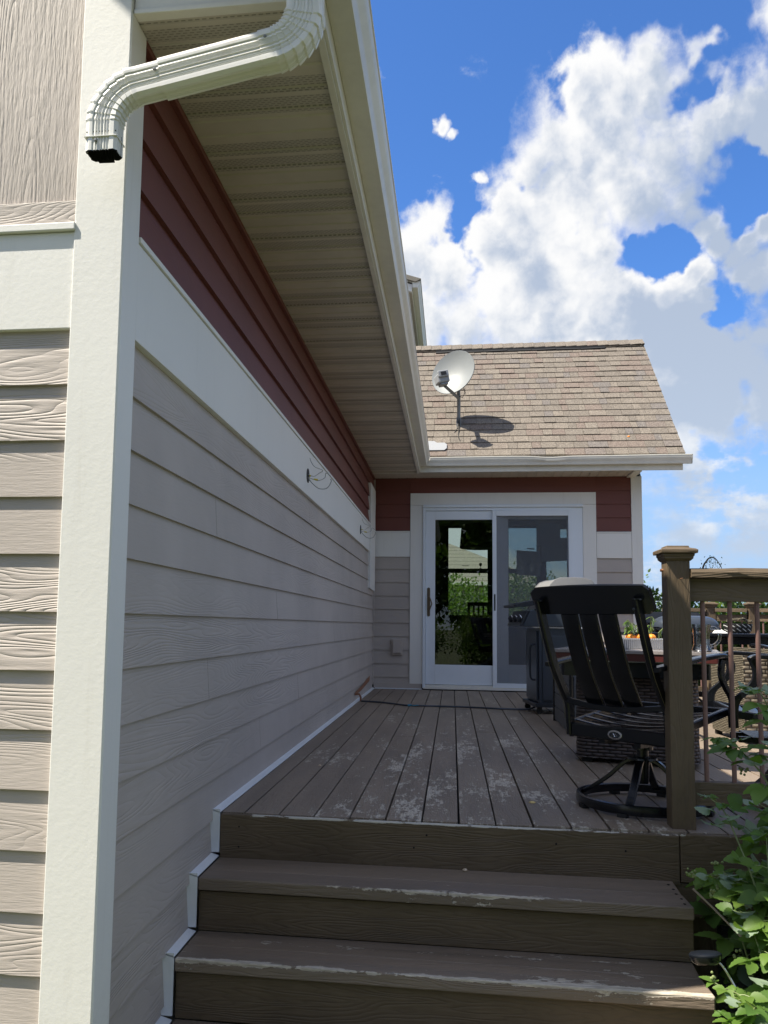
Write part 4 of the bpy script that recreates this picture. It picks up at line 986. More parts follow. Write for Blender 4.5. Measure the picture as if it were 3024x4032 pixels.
# ------------------------------------------------------------------ swivel patio chair
def catmull(P, n=5):
    P = [Vector(p) for p in P]; out = []
    for i in range(len(P) - 1):
        p0, p1, p2, p3 = P[max(i - 1, 0)], P[i], P[i + 1], P[min(i + 2, len(P) - 1)]
        for k in range(n):
            u = k / n; out.append(0.5 * ((2 * p1) + (p2 - p0) * u + (2 * p0 - 5 * p1 + 4 * p2 - p3) * u * u + (3 * p1 - 3 * p2 + p3 - p0) * u ** 3))
    out.append(P[-1]); return out
def strap(mb, path, wdir, wd, th):
    """flat bar: width wd along wdir, thickness th across, following the path"""
    path = [Vector(p) for p in path]; wdir = Vector(wdir).normalized(); rings = []
    for i, p in enumerate(path):
        t = (path[min(i + 1, len(path) - 1)] - path[max(i - 1, 0)]).normalized(); nn = t.cross(wdir).normalized()
        a, b_ = wdir * wd / 2, nn * th / 2; c_ = 0.22
        rings.append([p - a + b_ * (1 - c_ * 2), p - a * (1 - c_) + b_, p + a * (1 - c_) + b_, p + a + b_ * (1 - c_ * 2), p + a - b_ * (1 - c_ * 2), p + a * (1 - c_) - b_, p - a * (1 - c_) - b_, p - a - b_ * (1 - c_ * 2)])
    return mb.loft(rings)
def make_chair(name, label):
    t = thing(name, label, 'patio chair', (0, 0, 0), 'black slat-back patio chairs', local=True)
    BC = [(-.415, .885), (-.38, .787), (-.34, .683), (-.295, .583), (-.245, .503), (-.205, .44), (-.195, .37), (-.19, .30)]
    back = lambda w_, df=0.0, lo=0, hi=8: catmull([(w_, f + df, z) for f, z in BC[lo:hi]])
    for s in (-1, 1):
        q = MB(); strap(q, back(s * .236), (0, 1, 0), .044, .024)
        q.lathe([(0.001, 0), (.023, 0), (.023, .006), (.015, .009), (.001, .009)], (s * .236, -.416, .886), 14)
        st = q.build('back_frame', 'black_metal', t, smooth=True)
        e = MB(); e.tube([v + Vector((-s * -.012, -.0215, 0)) for v in back(s * .236, 0.0, 0, 7)][3:], .0011, 4); e.build('worn_edge', 'worn_edge', st)
        MB().ball((s * .236, -.439, .85), .006, 8, (1, .5, 1)).build('screw', 'dark_metal', st)
    # top rail, a plank bowed away from the sitter
    q = MB(); rings = []
    for i in range(25):
        u = -1 + 2 * i / 24; w_ = u * .285; bow = -.028 * (1 - u * u)
        cr = .018 * max(0, (abs(u) - .93) / .07) ** 1.5
        zb_, zt = .832 + cr, .948 + .006 * (1 - u * u) - cr
        f0 = -.372 + bow
        rings.append([Vector((w_, f0 - .0, zb_)), Vector((w_, f0 - .002, zb_ + .006)), Vector((w_, f0 - .040, zt - .006)), Vector((w_, f0 - .034, zt)), Vector((w_, f0 - .022, zt)), Vector((w_, f0 - .016, zt - .006)), Vector((w_, f0 + .020, zb_ + .006)), Vector((w_, f0 + .016, zb_))])
    q.loft(rings); q.build('top_rail', 'black_metal', t, smooth=True)
    for w_ in (-.092, 0, .092):
        q = MB(); strap(q, [v + Vector((w_, .018, 0)) for v in [Vector((0, a.y, a.z)) for a in back(0, -.018, 0, 6)] if v.z < .85], (1, 0, 0), .083, .012)
        sl = q.build('back_slat', 'black_metal', t, smooth=True)
        e = MB(); e.tube([Vector((w_ + .0405, a.y - .003 - .0, a.z)) for a in back(0, -.004, 1, 6)], .0009, 4); e.build('worn_edge', 'worn_edge', sl)
    q = MB(); strap(q, [(-.236 + .472 * i / 12, -.222 - .012 * math.sin(pi * i / 12), .455 - .022 * math.sin(pi * i / 12)) for i in range(13)], (0, 0, 1), .026, .016); q.build('lower_crossbar', 'black_metal', t, smooth=True)
    zs = lambda f: .345 + (f + .19) * .14
    fr_ = MB()
    for s in (-1, 1): strap(fr_, [(s * .236, -.20, zs(-.20)), (s * .236, 0, zs(0)), (s * .236, .29, zs(.29))], (0, 0, 1), .036, .024)
    strap(fr_, [(-.236, -.195, .325), (.236, -.195, .325)], (0, 0, 1), .058, .018); strap(fr_, [(-.236, .285, zs(.285)), (.236, .285, zs(.285))], (0, 0, 1), .036, .024)
    fr_.box(-.12, .16, -.17, .20, .292, .302); fr_.box(-.10, -.07, -.18, .25, .275, .30); fr_.box(.07, .10, -.18, .25, .275, .30)
    sf_ = fr_.build('seat_frame', 'black_metal', t)
    em = MB(); em.lathe([(.0001, 0), (.034, 0), (.034, .002), (.030, .003), (.0001, .003)], (0, 0, 0), 24, Matrix.Translation((-.005, -.2045, .322)) @ Matrix.Diagonal((1, 1, .58, 1)) @ Matrix.Rotation(pi / 2, 4, 'X'))
    eo = em.build('emblem', 'chrome', sf_, smooth=True)
    em = MB(); em.lathe([(.0001, 0), (.026, 0), (.026, .002), (.0001, .002)], (0, 0, 0), 20, Matrix.Translation((-.005, -.207, .322)) @ Matrix.Diagonal((1, 1, .50, 1)) @ Matrix.Rotation(pi / 2, 4, 'X')); em.build('emblem_field', 'dark_metal', sf_)
    em = MB()
    for a in (-1, 1): em.tube([(-.005 + a * .013, -.2095, .317), (-.005 + a * .005, -.2095, .328), (-.005 - a * .003, -.2095, .314)], .0015, 5)
    em.build('emblem_mark', 'chrome', sf_)
    for i, f in enumerate((-.145, -.075, -.005, .065, .135, .205)):
        q = MB(); strap(q, [(-.225 + .45 * k / 10, f, zs(f) + .012 - .020 * math.sin(pi * k / 10)) for k in range(11)], (0, 1, 0), .046, .007); q.build('seat_slat', 'black_metal', t, smooth=True)
    for s in (-1, 1):
        q = MB(); strap(q, catmull([(s * .250, -.325, .612), (s * .262, -.20, .628), (s * .266, 0, .650), (s * .264, .19, .662), (s * .262, .235, .650)]), (1, 0, 0), .046, .020)
        ar = q.build('armrest', 'black_metal', t, smooth=True)
        q = MB(); strap(q, catmull([(s * .262, .225, .655), (s * .262, .205, .60), (s * .262, .215, .555), (s * .262, .255, .510), (s * .262, .295, .470), (s * .258, .305, .42), (s * .258, .305, .355)]), (0, 1, 0), .040, .018); q.build('arm_support', 'black_metal', ar, smooth=True)
    q = MB(); q.lathe([(.001, .300), (.055, .300), (.058, .288), (.03, .285), (.028, .262), (.045, .260), (.045, .246), (.026, .244), (.026, .215), (.062, .212), (.064, .204), (.030, .200), (.024, .10), (.001, .10)], (0, 0, 0), 24); q.build('swivel_hub', 'black_metal', t, smooth=True)
    q = MB(); n = 56; rings = []
    for k in range(n):
        a = 2 * pi * k / n; d = Vector((math.cos(a), math.sin(a), 0))
        rings.append([d * .262 + Vector((0, 0, .014)), d * .282 + Vector((0, 0, .012)), d * .286 + Vector((0, 0, .030)), d * .282 + Vector((0, 0, .050)), d * .270 + Vector((0, 0, .053)), d * .262 + Vector((0, 0, .048))])
    q.loft(rings, caps=False, closed=True); q.build('base_ring', 'black_metal', t, smooth=True)
    for a in (288, 198, 108, 18):
        a = math.radians(a); d = Vector((math.cos(a), math.sin(a), 0)); sd = Vector((-d.y, d.x, 0))
        q = MB(); strap(q, catmull([d * .03 + Vector((0, 0, .205)), d * .075 + Vector((0, 0, .185)), d * .15 + Vector((0, 0, .115)), d * .225 + Vector((0, 0, .060)), d * .268 + Vector((0, 0, .036))]), sd, .034, .018); q.build('base_leg', 'black_metal', t, smooth=True)
    for k in range(8):
        a = 2 * pi * (k + .3) / 8; M_ = Matrix.Rotation(a, 4, 'Z')
        q = MB(); q.box(.258, .288, -.02, .02, 0.0, .016, M_); q.build('foot_pad', 'black_rubber', t)
    return t
chair = make_chair('patio_chair', 'black slat-back swivel patio chair with its back to the stairs, beside the brown post')
chair.location = (0.83, 3.885, 0); chair.rotation_euler.z = -math.atan2(.68, .733)
for (x, y, rz, lab) in ((1.53, 4.06, math.radians(84), 'black swivel patio chair behind the raspberry canes, its curved arm showing through the balusters'),
                        (2.62, 6.75, math.radians(8), 'black patio chair at the near side of the dining table, behind the wicker armchair'),
                        (2.25, 8.75, math.radians(176), 'black patio chair on the far side of the dining table by the far railing')):
    c_ = copy_tree(chair); c_.location = (x, y, 0); c_.rotation_euler.z = rz; c_['label'] = lab

# ------------------------------------------------------------------ fire table with wicker base
ft = thing('fire_table', 'square fire table with dark red rim and woven wicker base behind the chair', 'table', (1.1, 5.25, 0))
Mf = Matrix.Translation((1.1, 5.25, 0)) @ Matrix.Rotation(math.radians(-15), 4, 'Z')
def rbox(mb, hx, hy, z0, z1, r, M, n=5, wave=0):
    def ring(z, g=0.0):
        o = []
        for cx, cy, a0 in ((hx - r, hy - r, 0), (-hx + r, hy - r, 90), (-hx + r, -hy + r, 180), (hx - r, -hy + r, 270)):
            for k in range(n + 1):
                a = math.radians(a0 + 90 * k / n); o.append(M @ Vector((cx + (r + g) * math.cos(a), cy + (r + g) * math.sin(a), z)))
        return o
    zs_ = [z0 + (z1 - z0) * i / 8 for i in range(9)]
    return mb.loft([ring(z, wave * math.sin(i * 2.2)) for i, z in enumerate(zs_)])
rbox(MB(), .45, .40, .634, .650, .02, Mf).build('tabletop', 'stone_top', ft, smooth=True)
rbox(MB(), .445, .395, .592, .633, .02, Mf).build('apron', 'red_table', ft, smooth=True)
rbox(MB(), .44, .39, .586, .591, .02, Mf).build('trim_strip', 'chrome', ft)
rbox(MB(), .40, .35, .50, .585, .02, Mf).build('burner_box', 'black_metal', ft)
rbox(MB(), .335, .255, .045, .50, .07, Mf, 8, 0.002).build('wicker_base', 'dark_wicker', ft, smooth=True)
rbox(MB(), .340, .260, .030, .046, .07, Mf, 8).build('braided_hem', 'dark_wicker', ft, smooth=True)
for sx_, sy_ in ((-1, -1), (1, -1), (-1, 1), (1, 1)):
    q = MB(); q.box(sx_ * .27 - .03, sx_ * .27 + .03, sy_ * .20 - .03, sy_ * .20 + .03, 0, .045, Mf); q.build('foot', 'black_rubber', ft, 0.003)
# galvanised tray with orange gourds and drooping plants
pt = thing('planter_tray', 'ribbed galvanised tray of orange gourds and drooping seedlings on the fire table', 'planter', (1.15, 5.36, .65))
q = MB(); q.loft([[Vector((1.15 + a * (0.12 + g), 5.36 + b_ * (0.06 + g), z)) for a, b_ in ((-1, -1), (1, -1), (1, 1), (-1, 1))] for g, z in ((0, .651), (.012, .708), (.016, .708), (.016, .716), (.008, .716), (.004, .68))]); q.build('tray', 'galvanised', pt)
for (a, b_, r_) in ((-.06, 0, .030), (0.0, -.01, .034), (.06, .005, .030)):
    q = MB()
    rings = []
    for i in range(9):
        ph = pi * i / 8; rings.append([Vector((1.15 + a + r_ * math.sin(ph) * (1 + .07 * math.cos(8 * 2 * pi * k / 24)) * math.cos(2 * pi * k / 24), 5.36 + b_ + r_ * math.sin(ph) * (1 + .07 * math.cos(8 * 2 * pi * k / 24)) * math.sin(2 * pi * k / 24), .722 - r_ * .7 * math.cos(ph))) for k in range(24)])
    q.loft(rings); q.build('gourd', 'orange', pt, smooth=True)
def leaf_mesh(mb, base, d, nrm, L, W, fold=0.25, droop=0.25, n=6, val=0.0, ser=0.06):
    base = Vector(base); d = Vector(d).normalized(); nrm = Vector(nrm); nrm = (nrm - d * nrm.dot(d))
    if nrm.length < 1e-4: nrm = d.orthogonal()
    nrm.normalize(); s = d.cross(nrm).normalized()
    vs = []; 
    for i in range(n + 1):
        t = i / n; w_ = W * (math.sin(pi * t ** 0.72) ** 0.8) * (1 if i % 2 else 1 - ser) if 0 < i < n else 0.0
        c_ = base + d * (L * t) - nrm * (droop * L * t * t)
        if i in (0, n): vs.append([c_]);
        else: vs.append([c_ - s * w_ + nrm * (w_ * fold) + d * (ser * L * .3 * (i % 2)), c_, c_ + s * w_ + nrm * (w_ * fold) + d * (ser * L * .3 * (i % 2))])
    flat = [v for r in vs for v in r]; idx = []; o = 0
    for r in vs: idx.append(list(range(o, o + len(r)))); o += len(r)
    fs = []
    for i in range(n):
        a, b_ = idx[i], idx[i + 1]
        if len(a) == 1: fs += [(a[0], b_[1], b_[0]), (a[0], b_[2], b_[1])]
        elif len(b_) == 1: fs += [(a[0], a[1], b_[0]), (a[1], a[2], b_[0])]
        else: fs += [(a[0], a[1], b_[1], b_[0]), (a[1], a[2], b_[2], b_[1])]
    mb.add(flat, fs, val)
rr = random.Random(21)
q = MB(); lf = MB()
for i in range(9):
    x0 = 1.06 + rr.random() * .20; top = (x0 + rr.uniform(-.03, .03), 5.36 + rr.uniform(-.03, .03), .77 + rr.random() * .08); 
    pth = catmull([(x0, 5.36, .70), (x0 + .005, 5.36, .74), top, (top[0] + rr.choice((-1, 1)) * .03, top[1], top[2] - .03)], 4)
    q.tube(pth, .0022, 5)
    for k in range(6):
        p = pth[rr.randrange(5, len(pth))]; leaf_mesh(lf, p, (rr.uniform(-1, 1), rr.uniform(-.6, .6), rr.uniform(-1.6, -.2)), (0, 0, 1), .04, .009, val=rr.random(), n=4)
q.build('stems', 'cane', pt); lf.build('leaves', 'raspberry_leaf', pt, tab=True, fix=False)
# glass mug
mg = thing('glass_mug', 'clear glass beer mug with handle standing on the edge of the fire table', 'mug', (1.385, 4.93, .65))
q = MB(); q.lathe([(.001, .651), (.050, .651), (.054, .658), (.050, .672), (.044, .69), (.043, .73), (.047, .77), (.051, .803), (.0485, .803), (.0445, .77), (.0405, .73), (.0415, .695), (.044, .672), (.001, .668)], (1.385, 4.93, 0), 28); q.build('body', 'mug_glass', mg, smooth=True)
q = MB(); q.tube(catmull([(1.430, 4.93, .785), (1.462, 4.93, .782), (1.482, 4.93, .755), (1.478, 4.93, .715), (1.452, 4.93, .688), (1.428, 4.93, .684)]), .0065, 10, flat=1.5); q.build('handle', 'mug_glass', mg, smooth=True)

# ------------------------------------------------------------------ dark slatted box behind the fire table
sbx = thing('slatted_box', 'black tube-framed box with grey plank sides between grill and fire table', 'storage box', (1.2, 6.75, 0))
for x_ in (.85, 1.50):
    for y_ in (6.25, 7.24):
        MB().tube([(x_, y_, 0), (x_, y_, .47)], .016, 8).build('corner_post', 'black_metal', sbx, smooth=True)
for (a, e) in (((.84, 6.25, .478), (.84, 7.24, .478)), ((.84, 7.24, .478), (1.5, 7.24, .490)), ((1.5, 6.25, .478), (1.5, 7.24, .478)), ((.84, 6.25, .478), (1.5, 6.25, .478))):
    MB().tube([a, e], .018, 10).build('frame_tube', 'dark_metal', sbx, smooth=True)
for k in range(4):
    z_ = .015 + k * .113
    MB().box(.846, .862, 6.27, 7.22, z_, z_ + .107).build('plank', 'grey_slat', sbx, 0.003)
    MB().box(.87, 1.48, 6.243, 6.259, z_, z_ + .107).build('plank', 'grey_slat', sbx, 0.003)
MB().box(.87, 1.48, 6.27, 7.22, .40, .42).build('shelf', 'grey_slat', sbx)

# ------------------------------------------------------------------ gas grill facing left, lid end towards the camera
gr = thing('gas_grill', 'dark cabinet gas grill with pale grey lid and knobs near the sliding door', 'grill', (.748, 7.714, 0))
Mg = Matrix.Translation((.748, 7.714, 0)) @ Matrix.Rotation(math.radians(7.7), 4, 'Z')
def gbx(name, m, boxes, par=None, bev=0.004):
    q = MB()
    for bx in boxes: q.box(*bx, M=Mg)
    return q.build(name, m, par or gr, bev)
gbx('base', 'dark_metal', [(-.01, .56, -.01, .54, .062, .096)])
gbx('cabinet', 'slate_metal', [(.03, .53, .03, .50, .097, .765)])
dr = gbx('cabinet_door', 'slate_metal', [(.012, .029, .06, .47, .12, .74)])
q = MB(); q.tube([Mg @ Vector(p) for p in catmull([(.01, .10, .62), (-.03, .10, .60), (-.035, .10, .46), (-.03, .10, .32), (.01, .10, .30)])], .009, 8); q.build('handle', 'dark_metal', dr, smooth=True)
gbx('side_panel', 'slate_metal', [(.06, .50, .018, .029, .12, .70)])
for (a, b_) in ((.03, .03), (.52, .03), (.03, .50), (.52, .50)):
    cs = MB(); cs.lathe([(.001, -.012), (.026, -.012), (.028, 0), (.026, .012), (.001, .012)], (0, 0, 0), 18, Mg @ Matrix.Translation((a, b_, .028)) @ Matrix.Rotation(pi / 2, 4, 'X')); cs.box(a - .02, a + .02, b_ - .02, b_ + .02, .036, .062, Mg)
    cs.build('caster', 'black_rubber', gr, smooth=False)
cn = MB(); cn.prism([Mg @ Vector((x_, -.02, z_)) for x_, z_ in ((-.125, .78), (.55, .78), (.55, .93), (-.03, .93), (-.06, .925))], Mg.to_3x3() @ Vector((0, .60, 0))); cns = cn.build('console', 'slate_metal', gr, 0.006)
fp = MB(); fp.prism([Mg @ Vector((x_, -.01, z_)) for x_, z_ in ((-.150, .785), (-.126, .783), (-.064, .920), (-.085, .925))], Mg.to_3x3() @ Vector((0, .58, 0))); fp.build('control_panel', 'dark_metal', gr, 0.004)
for k in range(3):
    q = MB(); q.lathe([(.001, 0), (.030, 0), (.034, .008), (.028, .022), (.022, .036), (.001, .040)], (0, 0, 0), 20, Mg @ Matrix.Translation((-.125, .06 + k * .19, .855)) @ Matrix.Rotation(math.radians(-115), 4, 'Y'))
    q.build('knob', 'dark_metal', gr, smooth=True)
    q = MB(); q.lathe([(.001, 0), (.036, 0), (.036, .004), (.001, .004)], (0, 0, 0), 20, Mg @ Matrix.Translation((-.122, .06 + k * .19, .856)) @ Matrix.Rotation(math.radians(-115), 4, 'Y')); q.build('bezel', 'chrome', gr)
LP = [(.06, .945), (.075, 1.02), (.10, 1.10), (.135, 1.16), (.175, 1.20), (.23, 1.219), (.34, 1.223), (.44, 1.218), (.50, 1.200), (.525, 1.165), (.532, 1.10), (.532, .945)]
def lidring(y, g=0.0): return [Mg @ Vector((.30 + (x_ - .30) * (1 + g), y, .945 + (z_ - .945) * (1 + g))) for x_, z_ in LP]
q = MB(); q.loft([lidring(.02), lidring(.56)]); lid = q.build('lid', 'grey_lid', gr, smooth=True)
q = MB(); q.loft([lidring(-.006, .0), lidring(-.004, .025), lidring(.018, .03), lidring(.021, .0)], caps=True); q.build('lid_end', 'grey_lid', lid, smooth=True)
q = MB(); q.loft([lidring(.559, .0), lidring(.562, .03), lidring(.585, .025), lidring(.59, .0)], caps=True); q.build('lid_end', 'grey_lid', lid, smooth=True)
q = MB()
for yy in (.06, .52):
    q.prism([Mg @ Vector((x_, yy, z_)) for x_, z_ in ((.07, 1.03), (-.10, 1.000), (-.185, .975), (-.19, .960), (-.10, .955), (.065, .985))], Mg.to_3x3() @ Vector((0, .025, 0)))
q.tube([Mg @ Vector((-.17, .05, .968)), Mg @ Vector((-.17, .55, .968))], .015, 10); q.build('lid_handle', 'dark_metal', lid, 0.003)
hs = thing('gas_hose', 'dark rubber gas hose lying across the deck from the wall to the grill', 'hose', (-.2, 8.2, 0))
HP = [(-.915, 8.47, .012), (-.85, 8.455, .010), (-.70, 8.40, .009), (-.543, 8.26, .009), (-.413, 8.15, .009), (-.12, 8.15, .009), (.165, 8.13, .009), (.42, 8.07, .009), (.62, 8.06, .009), (.72, 8.03, .02), (.80, 8.02, .06)]
MB().tube(catmull(HP, 5), .0085, 8).build('hose', 'slate_metal', hs, smooth=True)
q = MB(); q.tube([(-.425, 8.15, .009), (-.390, 8.15, .009)], .0125, 8); q.tube([(-.40, 8.14, .015), (-.37, 8.10, .012), (-.33, 8.13, .016), (-.30, 8.16, .010)], .004, 6); q.build('tie', 'blue_tie', hs)

# ------------------------------------------------------------------ wicker armchair, dining table and what stands on it
wa = thing('wicker_armchair', 'tan woven wicker armchair in the sun behind the balusters', 'armchair', (2.3, 6.3, 0))
Mw = Matrix.Translation((1.975, 6.07, 0)) @ Matrix.Rotation(math.radians(4), 4, 'Z')
q = MB(); q.box(0, .085, .012, .60, .035, .612, Mw); q.build('arm_panel', 'mesh_wicker', wa, 0.008)
q = MB(); q.box(.002, .16, 0, .011, .04, .60, Mw); q.build('woven_front', 'tan_wicker', wa, 0.003)
q = MB(); q.box(.165, .195, -.03, .60, .03, .645, Mw); q.build('edge_band', 'mesh_wicker', wa, 0.004)
q = MB(); q.box(.196, .78, -.02, .10, .04, .64, Mw); q.build('backrest', 'tan_wicker', wa, 0.01)
q = MB(); q.box(.196, .74, .10, .60, .04, .36, Mw); q.build('seat', 'tan_wicker', wa, 0.01)
q = MB(); q.box(.745, .83, .10, .60, .035, .58, Mw); q.build('arm_panel', 'mesh_wicker', wa, 0.008)
q = MB(); q.box(.21, .73, .11, .62, .362, .45, Mw); q.build('cushion', 'cloth_white', wa, 0.02)
for a, b_ in ((.02, .03), (.75, .03), (.02, .56), (.75, .56)):
    q = MB(); q.box(a, a + .04, b_, b_ + .04, 0, .04, Mw); q.build('foot', 'black_rubber', wa)
dt = thing('dining_table', 'long black metal patio dining table in front of the far railing', 'table', (2.5, 7.7, 0))
MB().box(1.50, 3.55, 7.18, 8.18, .715, .745).build('tabletop', 'black_metal', dt, 0.006)
MB().box(1.62, 3.45, 7.26, 8.10, .655, .714).build('apron', 'black_metal', dt, 0.004)
for a, b_ in ((1.64, 7.28), (3.38, 7.28), (1.64, 8.03), (3.38, 8.03)): MB().box(a, a + .05, b_, b_ + .05, 0, .654).build('leg', 'black_metal', dt)
MB().box(1.66, 3.40, 7.62, 7.68, .20, .24).build('stretcher', 'black_metal', dt)
dg = thing('tabletop_grill', 'slate-blue domed tabletop grill with a white round badge on the dining table', 'grill', (2.0, 7.6, .745))
q = MB(); rings = []
for i in range(9):
    t = i / 8; s_ = math.cos(t * pi / 2 * .98) ** .45 if t < 1 else .1; rings.append([Vector((2.0 + .27 * s_ * abs(math.cos(a)) ** .7 * (1 if math.cos(a) > 0 else -1), 7.6 + .2 * s_ * abs(math.sin(a)) ** .7 * (1 if math.sin(a) > 0 else -1), .792 + .10 * math.sin(t * pi / 2))) for a in [2 * pi * k / 28 for k in range(28)]])
q.loft(rings); ld = q.build('lid', 'slate_metal', dg, smooth=True)
MB().box(1.75, 2.25, 7.43, 7.77, .762, .791).build('body', 'black_metal', dg, 0.01)
for a, b_ in ((1.78, 7.45), (2.19, 7.45), (1.78, 7.72), (2.19, 7.72)): MB().box(a, a + .03, b_, b_ + .03, .7455, .762).build('leg', 'black_metal', dg)
q = MB(); q.lathe([(.001, 0), (.055, 0), (.055, .004), (.001, .004)], (0, 0, 0), 24, Matrix.Translation((1.90, 7.46, .872)) @ Matrix.Rotation(math.radians(40), 4, 'X')); bd = q.build('badge', 'paper', ld)
q = MB(); q.box(-.022, .022, -.018, .018, .0045, .006, Matrix.Translation((1.90, 7.46, .872)) @ Matrix.Rotation(math.radians(40), 4, 'X')); q.build('badge_mark', 'dark_metal', ld)
bk = thing('basket', 'black basket with white geometric pattern on the dining table, a rope of beads on top', 'basket', (2.42, 7.55, .745))
q = MB(); q.loft([[Vector((2.42 + (.11 + g) * math.cos(a), 7.55 + (.08 + g) * math.sin(a), z)) for a in [2 * pi * k / 24 for k in range(24)]] for g, z in ((-.02, .746), (.0, .77), (.008, .83), (.004, .83), (-.006, .78))]); q.build('bowl', 'patterned_basket', bk, smooth=True)
q = MB(); rr = random.Random(2)
for i in range(26):
    t = i / 25; q.ball((2.33 + .20 * t, 7.53 + .03 * math.sin(9 * t), .845 + .022 * math.sin(pi * t) + rr.uniform(-.006, .006)), .012, 6)
q.build('bead_rope', 'mesh_wicker', bk, smooth=True)
q = MB(); rr = random.Random(6)
g_ = [[Vector((2.17 + .022 * i + rr.uniform(-.006, .006), 7.40 + .03 * j_, .7465 + max(0, .030 * math.sin(pi * i / 6) * math.sin(pi * j_ / 4)) + (rr.uniform(0, .01) if 0 < i < 6 and 0 < j_ < 4 else 0))) for i in range(7)] for j_ in range(5)]
q.add([v for r in g_ for v in r], [(j_ * 7 + i, j_ * 7 + i + 1, j_ * 7 + i + 8, j_ * 7 + i + 7) for j_ in range(4) for i in range(6)])
tag(q.build('napkin', 'cloth_white'), 'crumpled white napkin between the domed grill and the basket', 'napkin')

# ------------------------------------------------------------------ solar garden light leaning over the step
sl = thing('solar_light', 'round black solar garden light on a thin stake leaning over the lowest step', 'garden light', (1.05, 2.60, GZ))
Ms = Matrix.Translation((.735, 2.66, -.178)) @ Matrix.Rotation(math.radians(-6), 4, 'Y') @ Matrix.Rotation(math.radians(-12), 4, 'X')
q = MB(); q.lathe([(.001, -.021), (.030, -.019), (.042, -.010), (.046, .004)], (0, 0, 0), 28, Ms); q.build('lamp_body', 'black_metal', sl, smooth=True)
q = MB(); q.lathe([(.045, .0045), (.045, .008), (.040, .0125), (.020, .0145), (.001, .015)], (0, 0, 0), 28, Ms); q.build('solar_cap', 'solar_cell', sl, smooth=True)
MB().tube(catmull([(.768, 2.66, -.186), (.80, 2.655, -.23), (.90, 2.64, -.43), (1.05, 2.60, GZ)]), .0035, 6).build('stake', 'chrome', sl)

# ------------------------------------------------------------------ raspberry canes at the right
def compound(lf, st, p, d, L, rr, n=3):
    """a raspberry leaf: stalk with three or five toothed leaflets"""
    d = Vector(d).normalized(); p = Vector(p); e = p + d * (L * .55) + Vector((0, 0, -.1 * L))
    st.tube([p, p.lerp(e, .5) + Vector((0, 0, .05 * L)), e], .0014, 4)
    sd = d.cross(Vector((0, 0, 1)));
    if sd.length < .1: sd = Vector((1, 0, 0))
    sd.normalize(); up = (Vector((0, 0, 1)) + Vector((rr.uniform(-.6, .6), rr.uniform(-.9, .3), 0))).normalized()
    if rr.random() < .24: up = -up
    val = rr.random()
    leaf_mesh(lf, e, d + Vector((0, 0, rr.uniform(-.5, .1))), up, L * .95, L * .34, rr.uniform(.1, .35), rr.uniform(.1, .4), 12, val, .10)
    for s in (-1, 1):
        leaf_mesh(lf, e - d * (L * .08), sd * s * .9 + d * .45 + Vector((0, 0, rr.uniform(-.45, .05))), up, L * .75, L * .28, rr.uniform(.1, .35), rr.uniform(.1, .4), 10, min(1, val + .1), .10)
        if n == 5: leaf_mesh(lf, p.lerp(e, .5), sd * s + d * .2 + Vector((0, 0, rr.uniform(-.4, .0))), up, L * .6, L * .22, .2, .3, 10, val, .10)
def cane(label, pts, L, seed, dens=1.0, group=None, berries=(), r0=.005, side=(-1, -.4, .2)):
    rr = random.Random(seed); P = catmull(pts, 8)
    t = thing('raspberry_plant', label, 'raspberry plant', pts[0], group)
    st = MB(); lf = MB(); n = len(P)
    st.tube(P, r0, 6, rs=[r0 * (1 - .75 * i / (n - 1)) for i in range(n)])
    total = sum((P[i + 1] - P[i]).length for i in range(n - 1)); cnt = int(total / .046 * dens); 
    for k in range(cnt + 1):
        i = min(n - 1, int((k / max(1, cnt)) * (n - 1))); tip = k / max(1, cnt)
        a = k * 2.4 + rr.uniform(-.4, .4)
        d = Vector((math.cos(a), math.sin(a) * .8 - .25, rr.uniform(-.1, .5)))
        compound(lf, st, P[i], d, L * (1.05 - .5 * tip ** 3) * rr.uniform(.75, 1.15), rr, rr.choice((3, 3, 5)))
    st.build('stem', 'cane', t, smooth=True); lf.build('foliage', 'raspberry_leaf', t, tab=True, fix=False, smooth=True)
    if berries:
        bb = MB()
        for c_ in berries:
            for k in range(9): bb.ball(Vector(c_) + Vector((rr.uniform(-.016, .016), rr.uniform(-.012, .012), rr.uniform(-.016, .016))), rr.uniform(.0035, .0055), 6)
        bb.build('green_berries', 'berry', t, smooth=True)
    return t
G0 = GZ
cane('tall raspberry cane arching over the deck edge toward the brown post', [(1.10, 2.70, G0), (1.02, 2.72, -.45), (0.951, 2.75, -0.185), (0.94, 2.8, -0.062), (0.919, 2.85, 0.044), (0.899, 2.95, 0.153), (0.884, 3.0, 0.191), (0.854, 3.05, 0.213)], .085, 31, .85, berries=[(.86, 2.95, .01)])
cane('raspberry cane crossing in front of the balusters at mid height', [(1.25, 2.85, G0), (1.15, 2.88, -.35), (1.045, 2.9, 0.115), (1.025, 2.95, 0.272), (0.977, 3.0, 0.353), (0.946, 3.05, 0.395), (0.919, 3.1, 0.4)], .085, 32, .85, berries=[(.97, 3.02, .30)])
cane('highest raspberry cane at the right edge, its tip level with the table top', [(1.32, 2.85, G0), (1.25, 2.88, -.2), (1.12, 2.9, 0.30), (1.075, 3.0, 0.464), (1.05, 3.05, 0.552), (1.03, 3.1, 0.578)], .09, 33, .75)
cane('raspberry shoot with unripe berry clusters beside the top riser', [(1.15, 2.9, G0), (1.08, 2.85, -.4), (0.986, 2.8, -0.089), (0.92, 2.85, -0.035), (0.87, 2.9, -0.01), (0.84, 2.95, -0.029)], .07, 34, .9, berries=[(.79, 3.0, -.03), (.83, 2.9, -.06)])
